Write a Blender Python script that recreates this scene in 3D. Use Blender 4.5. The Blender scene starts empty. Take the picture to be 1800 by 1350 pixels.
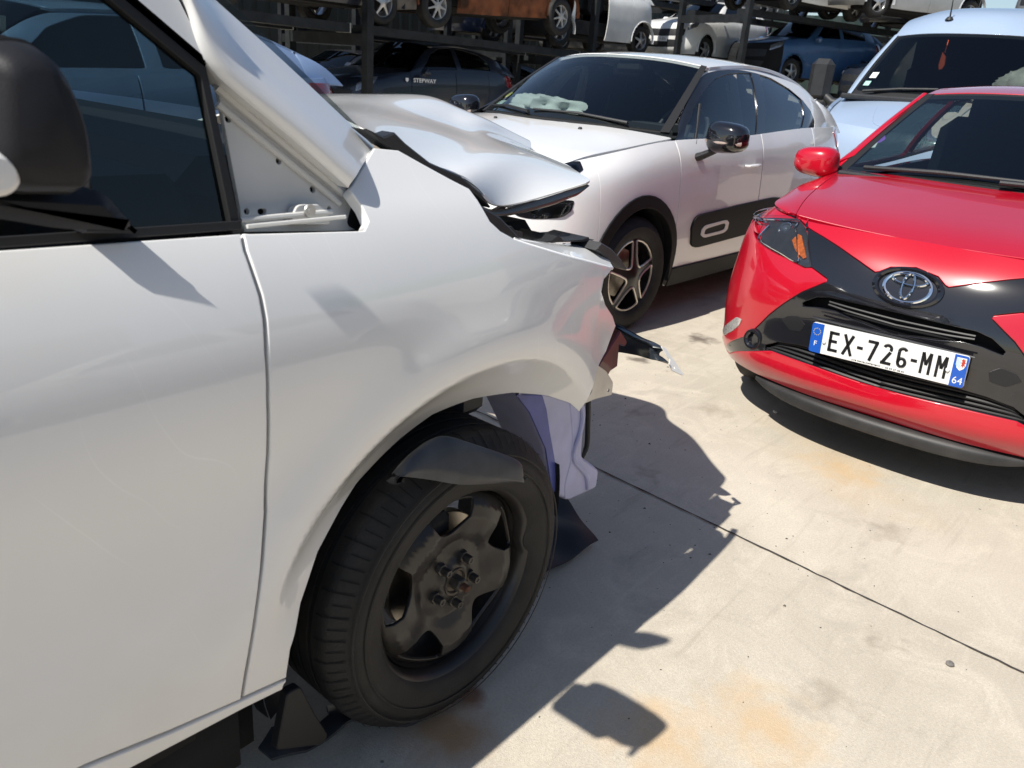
import bpy, math, random
import numpy as np
from mathutils import Vector, Matrix
from mathutils.geometry import delaunay_2d_cdt
#PURE-BEGIN
import numpy as np, math
def _spl_basis(n):
    """second-derivative operator of the natural cubic spline on n uniform knots"""
    A=np.eye(n);R=np.zeros((n,n))
    for i in range(1,n-1):
        A[i,i-1]=1/6;A[i,i]=4/6;A[i,i+1]=1/6
        R[i,i-1]=1;R[i,i]=-2;R[i,i+1]=1
    return np.linalg.solve(A,R)
_SB={}
def basis(n,t):
    t=np.clip(np.atleast_1d(np.asarray(t,float)),-.02,1.02)*(n-1)
    if n not in _SB:_SB[n]=_spl_basis(n)
    M=_SB[n];i=np.clip(np.floor(t).astype(int),0,n-2);a=t-i;b=1-a
    B=np.zeros((len(t),n));k=np.arange(len(t))
    B[k,i]+=b;B[k,i+1]+=a
    B+=((b**3-b)/6)[:,None]*M[i]+((a**3-a)/6)[:,None]*M[i+1]
    return B
def curve(pts,t):
    P=np.asarray(pts,float)
    return basis(len(P),t)@P
class Patch:
    """smooth surface through a grid of points P[u][v]"""
    def __init__(s,P):
        s.P=np.asarray(P,float);s.nu,s.nv=s.P.shape[:2]
        m=s.P[:,s.nv//2];s.su=np.linalg.norm(np.diff(m,axis=0),axis=1).sum()
        m=s.P[s.nu//2];s.sv=np.linalg.norm(np.diff(m,axis=0),axis=1).sum()
    def ev(s,u,v):
        return np.einsum('ki,kj,ijc->kc',basis(s.nu,u),basis(s.nv,v),s.P)
    def nrm(s,u,v):
        u=np.atleast_1d(np.asarray(u,float));v=np.atleast_1d(np.asarray(v,float));e=1e-3
        n=np.cross(s.ev(u+e,v)-s.ev(u-e,v),s.ev(u,v+e)-s.ev(u,v-e))
        return n/np.maximum(np.linalg.norm(n,axis=1,keepdims=True),1e-12)
class HF:
    """surface given by a function f(u,v) -> points; u,v in metres"""
    su=sv=1.0
    def __init__(s,f):s.ev=lambda u,v:f(np.atleast_1d(np.asarray(u,float)),np.atleast_1d(np.asarray(v,float)))
    def nrm(s,u,v):
        u=np.atleast_1d(np.asarray(u,float));v=np.atleast_1d(np.asarray(v,float));e=5e-4
        n=np.cross(s.ev(u+e,v)-s.ev(u-e,v),s.ev(u,v+e)-s.ev(u,v-e))
        return n/np.maximum(np.linalg.norm(n,axis=1,keepdims=True),1e-12)
def inpoly(px,py,poly):
    poly=np.asarray(poly);c=np.zeros(len(px),bool);x0,y0=poly[-1]
    for x1,y1 in poly:
        m=((y1>py)!=(y0>py))
        if abs(y0-y1)>1e-15:
            c^=m&(px<(x0-x1)*(py-y1)/(y0-y1)+x1)
        x0,y0=x1,y1
    return c
def area2(p):
    p=np.asarray(p);q=np.roll(p,-1,0);return float((p[:,0]*q[:,1]-q[:,0]*p[:,1]).sum())
def rnd(poly,rad=.02,n=4,skip=()):
    """round the corners of a closed polygon"""
    P=np.asarray(poly,float);out=[];N=len(P)
    for i in range(N):
        a,b,c=P[i-1],P[i],P[(i+1)%N]
        if i in skip: out.append(b);continue
        la,lc=np.linalg.norm(a-b),np.linalg.norm(c-b)
        r=min(rad,la*.48,lc*.48)
        p=b+(a-b)/max(la,1e-9)*r;q=b+(c-b)/max(lc,1e-9)*r
        for k in range(n+1):
            t=k/n;out.append((1-t)**2*p+2*t*(1-t)*b+t*t*q)
    return np.array(out)
def smooth(poly,n=4,closed=True):
    """Catmull-Rom through the points"""
    P=np.asarray(poly,float);N=len(P);out=[]
    for i in range(N if closed else N-1):
        g=lambda k:P[k%N] if closed else P[min(max(k,0),N-1)]
        a,b,c,d=g(i-1),g(i),g(i+1),g(i+2)
        for k in range(n):
            t=k/n
            out.append(.5*((2*b)+(c-a)*t+(2*a-5*b+4*c-d)*t*t+(3*b-a-3*c+d)*t**3))
    if not closed:out.append(P[-1])
    return np.array(out)
#PURE-END
S=bpy.context.scene
COL=S.collection
R=math.radians
# ---------------------------------------------------------------- materials
MATS={}
def mat(name,col,rough=.5,metal=0,coat=0,spec=.5,noise=0,nscale=20,bump=0,bscale=200,dust=0,trans=0,ior=1.45,coat_r=.03,alpha=1,rvar=0):
    if name in MATS:return MATS[name]
    m=bpy.data.materials.new(name);m.use_nodes=True;nt=m.node_tree;b=nt.nodes['Principled BSDF']
    b.inputs['Base Color'].default_value=(*col,1);b.inputs['Roughness'].default_value=rough
    b.inputs['Metallic'].default_value=metal;b.inputs['Coat Weight'].default_value=coat
    b.inputs['Coat Roughness'].default_value=coat_r;b.inputs['Specular IOR Level'].default_value=spec
    b.inputs['Transmission Weight'].default_value=trans;b.inputs['IOR'].default_value=ior
    b.inputs['Alpha'].default_value=alpha
    tc=nt.nodes.new('ShaderNodeTexCoord')
    def nz(sc,det=4):
        n=nt.nodes.new('ShaderNodeTexNoise');n.inputs['Scale'].default_value=sc;n.inputs['Detail'].default_value=det
        nt.links.new(tc.outputs['Object'],n.inputs['Vector']);return n
    if noise or dust:
        n=nz(nscale,6);r=nt.nodes.new('ShaderNodeMapRange')
        r.inputs['From Min'].default_value=.3;r.inputs['From Max'].default_value=.7
        nt.links.new(n.outputs['Fac'],r.inputs['Value'])
        mx=nt.nodes.new('ShaderNodeMix');mx.data_type='RGBA'
        f=1-noise if noise else 1
        mx.inputs['A'].default_value=(*[c*f for c in col],1)
        mx.inputs['B'].default_value=(*(min(1,c*(1+noise*.6)+dust*d) for c,d in zip(col,(.30,.26,.2))),1)
        nt.links.new(r.outputs['Result'],mx.inputs['Factor']);nt.links.new(mx.outputs['Result'],b.inputs['Base Color'])
    if rvar:
        n=nz(nscale*1.7,5);r=nt.nodes.new('ShaderNodeMapRange')
        r.inputs['From Min'].default_value=.3;r.inputs['From Max'].default_value=.7
        r.inputs['To Min'].default_value=max(0,rough-rvar);r.inputs['To Max'].default_value=min(1,rough+rvar)
        nt.links.new(n.outputs['Fac'],r.inputs['Value']);nt.links.new(r.outputs['Result'],b.inputs['Roughness'])
    if bump:
        n=nz(bscale,3);bp=nt.nodes.new('ShaderNodeBump');bp.inputs['Strength'].default_value=bump
        bp.inputs['Distance'].default_value=.002
        nt.links.new(n.outputs['Fac'],bp.inputs['Height']);nt.links.new(bp.outputs['Normal'],b.inputs['Normal'])
    MATS[name]=m;return m
def glassmat(name,tint,refl=1.0,rough=0.0):
    """thin tinted pane: see-through tint plus a mirror reflection by viewing angle"""
    if name in MATS:return MATS[name]
    m=bpy.data.materials.new(name);m.use_nodes=True;nt=m.node_tree;nt.nodes.clear()
    o=nt.nodes.new('ShaderNodeOutputMaterial');t=nt.nodes.new('ShaderNodeBsdfTransparent');t.inputs[0].default_value=(*tint,1)
    g=nt.nodes.new('ShaderNodeBsdfGlossy');g.inputs['Roughness'].default_value=rough
    f=nt.nodes.new('ShaderNodeFresnel');f.inputs['IOR'].default_value=1.6
    k=nt.nodes.new('ShaderNodeMath');k.operation='MULTIPLY';k.inputs[1].default_value=refl
    mx=nt.nodes.new('ShaderNodeMixShader')
    nt.links.new(f.outputs[0],k.inputs[0]);nt.links.new(k.outputs[0],mx.inputs[0]);nt.links.new(t.outputs[0],mx.inputs[1]);nt.links.new(g.outputs[0],mx.inputs[2])
    nt.links.new(mx.outputs[0],o.inputs[0]);MATS[name]=m;return m
# ---------------------------------------------------------------- mesh collecting
class MB:
    def __init__(s):s.v=[];s.f=[];s.n=[];s.has=False
    def add(s,v,f,n=None):
        o=len(s.v);v=[tuple(map(float,p)) for p in v];s.v+=v
        s.f+=[tuple(int(i)+o for i in q) for q in f]
        if n is not None:s.n+=[tuple(map(float,p)) for p in n];s.has=True
        else:s.n+=[(0,0,0)]*len(v)
        return s
    def box(s,c,d,r=None,bev=0):
        c=np.array(c,float);h=np.array(d,float)/2
        if bev<=0:
            v=[(x,y,z) for x in(-1,1) for y in(-1,1) for z in(-1,1)];v=np.array(v)*h
            f=[(0,1,3,2),(4,6,7,5),(0,4,5,1),(2,3,7,6),(0,2,6,4),(1,5,7,3)]
        else:
            b=min(bev,*(h*.9));v=[];f=[];idx={}
            for sx in(-1,1):
                for sy in(-1,1):
                    for sz in(-1,1):
                        sg=np.array((sx,sy,sz))
                        for ax in range(3):
                            p=sg*(h-b);p[ax]=sg[ax]*h[ax];idx[(sx,sy,sz,ax)]=len(v);v.append(p)
            for ax in range(3):
                o=[a for a in range(3) if a!=ax]
                for sg in(-1,1):
                    q=[]
                    for a,bb in((-1,-1),(1,-1),(1,1),(-1,1)):
                        k=[0,0,0];k[ax]=sg;k[o[0]]=a;k[o[1]]=bb;q.append(idx[(*k,ax)])
                    f.append(q if (sg>0)==(ax!=1) else q[::-1])
            for ax in range(3):
                o=[a for a in range(3) if a!=ax]
                for a in(-1,1):
                    for bb in(-1,1):
                        k0=[0,0,0];k0[o[0]]=a;k0[o[1]]=bb;k1=list(k0);k0[ax]=-1;k1[ax]=1
                        f.append((idx[(*k0,o[0])],idx[(*k1,o[0])],idx[(*k1,o[1])],idx[(*k0,o[1])]))
            for sx in(-1,1):
                for sy in(-1,1):
                    for sz in(-1,1):f.append([idx[(sx,sy,sz,a)] for a in range(3)])
            v=np.array(v)
        if r is not None:v=v@np.array(r).T
        s.add(v+c,f);return s
    def tube(s,path,rad,n=10,cap=True,squash=None):
        P=np.array(path,float);m=len(P);rad=np.broadcast_to(rad,(m,))
        T=np.gradient(P,axis=0);T/=np.linalg.norm(T,axis=1,keepdims=True)
        up=np.array((0,0,1.)) if abs(T[0][2])<.9 else np.array((1.,0,0))
        v=[];f=[]
        a=np.cross(T[0],up);a/=np.linalg.norm(a)
        for i in range(m):
            a=a-T[i]*(a@T[i]);a/=np.linalg.norm(a);b=np.cross(T[i],a)
            for k in range(n):
                t=2*math.pi*k/n;q=squash or 1
                v.append(P[i]+rad[i]*(a*math.cos(t)+b*q*math.sin(t)))
        for i in range(m-1):
            for k in range(n):
                k2=(k+1)%n;f.append((i*n+k,i*n+k2,(i+1)*n+k2,(i+1)*n+k))
        if cap:f.append(tuple(range(n))[::-1]);f.append(tuple((m-1)*n+k for k in range(n)))
        s.add(v,f);return s
    def lathe(s,prof,n=64,axis='y',c=(0,0,0),closed=False,warp=None,a0=0,a1=2*math.pi):
        """profile (r, h) turned about an axis through c"""
        m=len(prof);v=[];f=[];full=abs(a1-a0-2*math.pi)<1e-6;N=n if full else n+1
        for k in range(N):
            t=a0+(a1-a0)*k/n
            for r,h in prof:
                if warp:r,h=warp(r,h,t)
                x,z=r*math.cos(t),r*math.sin(t)
                p={'y':(x,h,z),'z':(x,z,h),'x':(h,x,z)}[axis]
                v.append((p[0]+c[0],p[1]+c[1],p[2]+c[2]))
        for k in range(n):
            k2=(k+1)%N
            for j in range(m if closed else m-1):
                j2=(j+1)%m;f.append((k*m+j,k2*m+j,k2*m+j2,k*m+j2))
        s.add(v,f);return s
    def prism(s,poly,h0,h1,axis='y',bev=0):
        """closed polygon extruded along an axis; polygon in the two other axes"""
        P=np.asarray(poly,float);n=len(P)
        def put(p,h):
            return {'y':np.stack([p[:,0],np.full(n,h),p[:,1]],1),'z':np.stack([p[:,0],p[:,1],np.full(n,h)],1),'x':np.stack([np.full(n,h),p[:,0],p[:,1]],1)}[axis]
        if bev:
            c=P.mean(0);
            a=np.roll(P,1,0);b=np.roll(P,-1,0);t=b-a;t/=np.maximum(np.linalg.norm(t,axis=1,keepdims=True),1e-9)
            nn=np.stack([t[:,1],-t[:,0]],1)*(1 if area2(P)>0 else -1);Q=P-nn*bev;sg=1 if h1>h0 else -1
            rings=[put(Q,h0),put(P,h0+sg*bev),put(P,h1-sg*bev),put(Q,h1)]
        else:rings=[put(P,h0),put(P,h1)]
        v=np.concatenate(rings);f=[]
        for i in range(len(rings)-1):
            for k in range(n):
                k2=(k+1)%n;f.append((i*n+k,i*n+k2,(i+1)*n+k2,(i+1)*n+k))
        f.append(tuple(range(n))[::-1]);f.append(tuple((len(rings)-1)*n+k for k in range(n)))
        s.add(v,f);return s
    def grid(s,surf,nu,nv,u0=0,u1=1,v0=0,v1=1,off=0,thick=0):
        u,v=np.meshgrid(np.linspace(u0,u1,nu),np.linspace(v0,v1,nv),indexing='ij');u=u.ravel();v=v.ravel()
        n=surf.nrm(u,v)*SIGN.get(id(surf),1);p=surf.ev(u,v)+n*off
        f=[(i*nv+j,(i+1)*nv+j,(i+1)*nv+j+1,i*nv+j+1) for i in range(nu-1) for j in range(nv-1)]
        q=f[len(f)//2]
        if np.cross(p[q[2]]-p[q[0]],p[q[3]]-p[q[1]])@n[q[0]]<0:f=[q[::-1] for q in f]
        s.add(p,f,n)
        if thick:s.add(p-n*thick,[q[::-1] for q in f],-n)
        return s
    def build(s,name,m,parent=None,smooth=True,M=None,ang=35):
        me=bpy.data.meshes.new(name)
        v=np.array(s.v,float)
        if M is not None:
            M=np.array(M);v=v@M[:3,:3].T+M[:3,3]
        me.from_pydata(v.tolist(),[],s.f);me.update()
        for q in(m if isinstance(m,(list,tuple)) else [m]):me.materials.append(q)
        if smooth:
            me.polygons.foreach_set('use_smooth',[True]*len(me.polygons))
            if s.has:
                N=np.array(s.n,float)
                if M is not None:N=N@M[:3,:3].T
                z=np.linalg.norm(N,axis=1)<1e-6
                if z.any():
                    vn=np.array([q.vector for q in me.vertex_normals]);N[z]=vn[z]
                me.normals_split_custom_set_from_vertices(N.tolist())
            else:
                try:me.set_sharp_from_angle(angle=R(ang))
                except Exception:pass
        o=bpy.data.objects.new(name,me);COL.objects.link(o)
        if parent is not None:o.parent=parent
        return o
SIGN={}
def resample(P,step):
    P=np.asarray(P,float);out=[]
    for i in range(len(P)):
        a,b=P[i],P[(i+1)%len(P)];k=max(1,int(math.ceil(np.linalg.norm(b-a)/step)))
        for j in range(k):out.append(a+(b-a)*j/k)
    return np.array(out)
def dedupe(P,eps=1e-5):
    out=[P[0]]
    for p in P[1:]:
        if np.linalg.norm(p-out[-1])>eps:out.append(p)
    if len(out)>1 and np.linalg.norm(out[0]-out[-1])<eps:out.pop()
    return np.array(out)
def panel(mb,surf,outline,holes=(),step=.03,thick=.012,r=.002,gap=.002,off=0,sign=None,back=False):
    """a trimmed piece of a surface with rounded-over edges of real thickness"""
    sg=SIGN.get(id(surf),1) if sign is None else sign
    sc=np.array([surf.su,surf.sv])
    loops=[]
    for k,L in enumerate([outline,*holes]):
        L=dedupe(np.asarray(L,float)*sc);
        if (area2(L)>0)!=(k==0):L=L[::-1]
        L=resample(L,step);
        a=np.roll(L,1,0);b=np.roll(L,-1,0);t=b-a;t/=np.maximum(np.linalg.norm(t,axis=1,keepdims=True),1e-9)
        nn=np.stack([t[:,1],-t[:,0]],1)   # outward
        loops.append((L-nn*(r+gap) if r+gap>0 else L,nn))
    pts=[];edges=[]
    for L,_ in loops:
        o=len(pts);pts+=[tuple(p) for p in L];edges+=[(o+i,o+(i+1)%len(L)) for i in range(len(L))]
    lo=loops[0][0].min(0);hi=loops[0][0].max(0)
    gx,gy=np.meshgrid(np.arange(lo[0]+step/2,hi[0],step),np.arange(lo[1]+step/2,hi[1],step),indexing='ij');g=np.stack([gx.ravel(),gy.ravel()],1)
    if len(g):
        ins=inpoly(g[:,0],g[:,1],loops[0][0])
        for L,_ in loops[1:]:ins&=~inpoly(g[:,0],g[:,1],L)
        g=g[ins]
        if len(g):
            al=np.concatenate([L for L,_ in loops])
            d=np.full(len(g),9.)
            for i in range(0,len(al),400):
                d=np.minimum(d,np.sqrt(((g[:,None]-al[None,i:i+400])**2).sum(-1)).min(1))
            g=g[d>step*.45];pts+=[tuple(p) for p in g]
    vv,_,ff,ov,_,_=delaunay_2d_cdt([Vector(p) for p in pts],edges,[],0,1e-7)
    V=np.array([tuple(p) for p in vv])
    C=np.array([V[list(q)].mean(0) for q in ff])
    keep=inpoly(C[:,0],C[:,1],loops[0][0])
    for L,_ in loops[1:]:keep&=~inpoly(C[:,0],C[:,1],L)
    F=[q for q,k in zip(ff,keep) if k]
    uv=V/sc;N=surf.nrm(uv[:,0],uv[:,1]);P=surf.ev(uv[:,0],uv[:,1])
    # face orientation
    q=F[len(F)//2];fn=np.cross(P[q[1]]-P[q[0]],P[q[2]]-P[q[0]])
    fl=(fn@N[q[0]]*sg)<0
    N=N*sg
    P=P+N*off
    mb.add(P,[q[::-1] if fl else q for q in F],N)
    if back:mb.add(P-N*thick,[q if fl else q[::-1] for q in F],-N)
    for L,nn in loops:
        m=len(L);u=L/sc;p=surf.ev(u[:,0],u[:,1]);n=surf.nrm(u[:,0],u[:,1])*sg;p=p+n*off
        u2=(L+nn*.002)/sc;t=surf.ev(u2[:,0],u2[:,1])+n*off-p;t-=n*(t*n).sum(1,keepdims=True);t/=np.maximum(np.linalg.norm(t,axis=1,keepdims=True),1e-9)
        rr=max(r,1e-4)
        rings=[(p,n),(p+t*rr*.7-n*rr*.3,(n+t)*.7071),(p+t*rr-n*rr,t),(p+t*rr-n*(thick),t)]
        v=np.concatenate([a for a,_ in rings]);nv=np.concatenate([b for _,b in rings]);f=[]
        for i in range(3):
            for k in range(m):
                k2=(k+1)%m;f.append((i*m+k,(i+1)*m+k,(i+1)*m+k2,i*m+k2))
        a,b,c=v[f[0][0]],v[f[0][1]],v[f[0][2]]
        if np.cross(b-a,c-a)@nv[f[m][0]]<0 and np.cross(v[f[m][1]]-v[f[m][0]],v[f[m][2]]-v[f[m][0]])@t[0]<0:f=[q[::-1] for q in f]
        mb.add(v,f,nv)
    return mb
# ---------------------------------------------------------------- objects
def empty(name,loc=(0,0,0),rz=0):
    o=bpy.data.objects.new(name,None);COL.objects.link(o);o.location=loc;o.rotation_euler=(0,0,rz);o.empty_display_size=.2;return o
def tag(o,label=None,cat=None,group=None,kind=None):
    if label:o['label']=label
    if cat:o['category']=cat
    if group:o['group']=group
    if kind:o['kind']=kind
    return o
def thing(name,label,cat,loc=(0,0,0),rz=0,group=None):
    return tag(empty(name,loc,rz),label,cat,group)
def copy_tree(o,parent=None):
    c=o.copy();COL.objects.link(c)
    if parent is not None:c.parent=parent
    for ch in list(o.children):copy_tree(ch,c)
    return c
def text(name,body,size,m,parent=None,M=None,sx=1,ext=.0004,bold=0,align='CENTER'):
    cu=bpy.data.curves.new(name,'FONT');cu.body=body;cu.size=size;cu.align_x=align;cu.align_y='CENTER';cu.extrude=ext;cu.offset=bold
    t=bpy.data.objects.new(name,cu);COL.objects.link(t);bpy.context.view_layer.update()
    me=bpy.data.meshes.new_from_object(t.evaluated_get(bpy.context.evaluated_depsgraph_get()))
    bpy.data.objects.remove(t)
    v=np.array([q.co for q in me.vertices]);v[:,0]*=sx
    if M is not None:M=np.array(M);v=v@M[:3,:3].T+M[:3,3]
    me.vertices.foreach_set('co',v.ravel());me.materials.clear();me.materials.append(m);me.update()
    o=bpy.data.objects.new(name,me);COL.objects.link(o)
    if parent is not None:o.parent=parent
    return o
def frame(o,x,y,z=None):
    """4x4 from origin and axes"""
    x=np.array(x,float);x/=np.linalg.norm(x);y=np.array(y,float);y-=x*(x@y);y/=np.linalg.norm(y);z=np.cross(x,y)
    M=np.eye(4);M[:3,0]=x;M[:3,1]=y;M[:3,2]=z;M[:3,3]=o;return M

AX,AZ,AR=0.0135,0.3044,0.4356   # wheel arch circle of the near van, x z radius
def van_y(x,z):
    """near flank of the white van: lateral position over length x and height z"""
    t=np.clip(z-.80,0,.29);y=.00495*(t/.165)**4+np.maximum(0,z-1.09)*.655
    y=y-.027*np.exp(-((z-.87)/.15)**2)*np.clip((.62-x)/.25,0,1)
    y=y+.25*np.maximum(0,.5-z)**2
    y=y+.13*np.maximum(0,x-.02)**1.9
    r=np.hypot(x-AX,z-AZ);d=np.maximum(0,AR+.062-r);d=d*np.clip((z-.40)/.20,0,1)
    k=.011;d=np.where(d>k,d-k/2,d*d/(2*k))
    y=y+.62*d
    # swelling of the wing above the arch
    y=y-.014*np.exp(-((r-AR-.085)/.06)**2)*np.clip((z-.40)/.25,0,1)
    return y
def van_crease(x,z):
    y=van_y(x,z);zc=.9725-.055*(x-.20)/.18-.0
    zc=0.994+-0.2824*(x-0.157)
    t=np.maximum(0,z-zc)*np.clip((x-.10)/.08,0,1)
    return y+0*t
def van_f(u,v):return np.stack([u,van_crease(u,v),v],1)
def win_y(x,z):return .050+.20*(z-1.08)
def win_f(u,v):return np.stack([u,win_y(u,v),v],1)
def qtr_f(u,v):return np.stack([u,win_y(u,v)+.030,v],1)
def lerp_t(keys,i):
    ks=sorted(keys)
    if i<=ks[0]:return np.array(keys[ks[0]],float)
    for a,b in zip(ks,ks[1:]):
        if i<=b:
            t=(i-a)/(b-a);return np.array(keys[a],float)*(1-t)+np.array(keys[b],float)*t
    return np.array(keys[ks[-1]],float)
def wrap_patch(plan,tm,dense=1):
    """body side wrapped from nose centre round the corner to the tail; plan = (x,y) outline, tm = rows of (inset,z) by station"""
    P=np.array(plan,float);n=len(P);rows=[]
    for i in range(n):
        t=(P[i+1]-P[i-1]) if 0<i<n-1 else (np.array((0,1.)) if i==0 else np.array((0,-1.)))
        t=t/np.linalg.norm(t);nn=np.array((t[1],-t[0]))      # outward
        if i==0:nn=np.array((1.,0))
        if i==n-1:nn=np.array((-1.,0))
        T=lerp_t(tm,i)
        rows.append([(P[i,0]-nn[0]*d,max(P[i,1]-nn[1]*d,0) if i in(0,n-1) else P[i,1]-nn[1]*d,z) for d,z in T])
    return Patch(rows)
def cross_patch(rows,n=7,p=2.2,q=2.0):
    """surface across the car from rows of (centre x, centre z, edge x, edge y, edge z)"""
    out=[]
    for xc,zc,xe,ye,ze in rows:
        r=[]
        for v in np.linspace(-1,1,n):
            a=abs(v);r.append((xc+(xe-xc)*a**q,ye*v,zc+(ze-zc)*a**p))
        out.append(r)
    return Patch(out)
def side_patch(lo,hi,bulge=.025,n=5):
    lo=np.array(lo,float);hi=np.array(hi,float);out=[]
    for a,b in zip(lo,hi):
        out.append([tuple(a+(b-a)*t+np.array((0,bulge*4*t*(1-t),0))) for t in np.linspace(0,1,n)])
    return Patch(out)
# ---- the white hatchback: metres, x forward from the front axle, y to its left
C3_PLAN=[(.83,0),(.82,.25),(.775,.48),(.68,.66),(.53,.785),(.32,.85),(.05,.872),(-.35,.874),(-.9,.874),(-1.5,.876),(-2.05,.878),(-2.5,.865),(-2.85,.79),(-3.02,.6),(-3.1,.3),(-3.12,0)]
C3_T={0:[(.10,.18),(.02,.28),(0,.42),(0,.55),(.02,.68),(.05,.77),(.10,.84)],
 3:[(.10,.18),(.02,.29),(0,.43),(0,.56),(.02,.70),(.05,.80),(.11,.87)],
 5:[(.06,.20),(.02,.32),(0,.46),(0,.60),(.012,.75),(.045,.86),(.12,.935)],
 7:[(.05,.20),(.025,.32),(.005,.47),(0,.62),(.012,.78),(.035,.92),(.085,1.015)],
 8:[(.06,.20),(.03,.32),(.012,.47),(.0,.62),(.008,.78),(.022,.92),(.06,1.03)],
 10:[(.06,.22),(.03,.33),(.008,.47),(0,.64),(.008,.82),(.025,.97),(.07,1.09)],
 12:[(.06,.24),(.02,.36),(0,.5),(0,.66),(.012,.84),(.035,.98),(.09,1.10)],
 15:[(.08,.25),(.02,.38),(0,.5),(.02,.65),(.05,.82),(.09,.95),(.15,1.07)]}
C3_LO=[(-0.28, 0.796, 0.977), (-0.6, 0.811, 0.985), (-1.0, 0.818, 1.005), (-1.5, 0.818, 1.027), (-1.95, 0.806, 1.05), (-2.34, 0.785, 1.06), (-2.66, 0.72, 1.055)]
C3_HI=[(-.50,.70,1.10),(-.82,.60,1.325),(-1.1,.565,1.41),(-1.5,.555,1.44),(-1.95,.56,1.415),(-2.34,.587,1.352),(-2.62,.605,1.27)]
C3_ROOF=[(-.86,1.452,-.98,.575,1.41),(-1.2,1.482,-1.24,.575,1.435),(-1.6,1.488,-1.6,.57,1.45),(-2.0,1.47,-2.0,.575,1.425),(-2.4,1.42,-2.36,.585,1.36),(-2.66,1.35,-2.60,.60,1.28)]
C3_WS=[(-.13,1.06,-.40,.715,1.045),(-.50,1.265,-.66,.655,1.225),(-.86,1.452,-.96,.575,1.412)]
C3_HOOD=[(.70,.83,.52,.62,.855),(.55,.905,.36,.70,.925),(.30,.965,.12,.745,.965),(.0,1.02,-.12,.76,.995),(-.17,1.05,-.36,.775,1.02)]
C3W=wrap_patch(C3_PLAN,C3_T);C3S=side_patch(C3_LO,C3_HI);C3R=cross_patch(C3_ROOF,p=2.6);C3G=cross_patch(C3_WS,p=2.4);C3H=cross_patch(C3_HOOD,p=3)
# ---- the red hatchback: x forward from the number plate, y to its left
AY_PLAN=[(.0,0),(-.004,.17),(-.025,.33),(-.072,.50),(-.160,.652),(-.285,.758),(-.46,.81),(-.8,.812),(-1.3,.815),(-1.9,.815),(-2.5,.81),(-2.95,.77),(-3.25,.66),(-3.38,.35),(-3.40,0)]
AY_T={0:[(.07,.215),(.010,.275),(.0,.33),(.014,.40),(.014,.50),(.018,.60),(.045,.69),(.09,.775),(.165,.855)],
 3:[(.06,.215),(.010,.28),(.0,.335),(.006,.40),(.004,.50),(.012,.60),(.035,.69),(.075,.775),(.135,.85)],
 5:[(.05,.21),(.012,.275),(.006,.345),(.0,.42),(0,.52),(.012,.62),(.03,.72),(.06,.80),(.118,.873)],
 6:[(.05,.205),(.02,.28),(.01,.35),(.003,.44),(0,.55),(.010,.65),(.025,.755),(.06,.83),(.135,.893)],
 7:[(.05,.20),(.03,.28),(.015,.36),(.005,.46),(0,.58),(.005,.68),(.02,.78),(.05,.87),(.10,.935)],
 10:[(.05,.22),(.03,.30),(.015,.4),(.005,.5),(0,.62),(.005,.72),(.02,.83),(.045,.92),(.09,1.0)],
 14:[(.08,.25),(.02,.34),(0,.42),(0,.52),(.01,.62),(.03,.72),(.06,.82),(.09,.92),(.14,1.0)]}
AY_HOOD=[(-.160,.850,-.240,.515,.858),(-.32,.894,-.42,.56,.902),(-.55,.938,-.66,.605,.938),(-.76,.975,-.86,.635,.966),(-.93,1.0,-1.05,.665,.985)]
AY_WS=[(-.90,1.0,-1.06,.70,.975),(-1.22,1.19,-1.34,.63,1.165),(-1.52,1.372,-1.62,.545,1.345)]
AY_ROOF=[(-1.52,1.372,-1.62,.545,1.345),(-1.75,1.405,-1.8,.545,1.375),(-2.1,1.425,-2.1,.55,1.39),(-2.6,1.41,-2.6,.56,1.37),(-3.0,1.36,-3.0,.57,1.32)]
AY_LO=[(-.98,.735,.955),(-1.3,.755,.975),(-1.8,.765,.99),(-2.4,.765,1.03),(-2.8,.74,1.06),(-3.1,.68,1.07)]
AY_HI=[(-1.15,.665,1.05),(-1.50,.575,1.28),(-1.85,.545,1.36),(-2.4,.55,1.37),(-2.8,.56,1.34),(-3.08,.58,1.22)]

def full(W):
    M=W.P[::-1].copy();M[:,:,1]*=-1
    return Patch(np.concatenate([M[:-1],W.P]))
AYW=full(wrap_patch(AY_PLAN,AY_T));AYH=cross_patch(AY_HOOD,p=2.6);AYG=cross_patch(AY_WS,p=2.2);AYR=cross_patch(AY_ROOF,p=2.6);AYS=side_patch(AY_LO,AY_HI)

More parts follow.
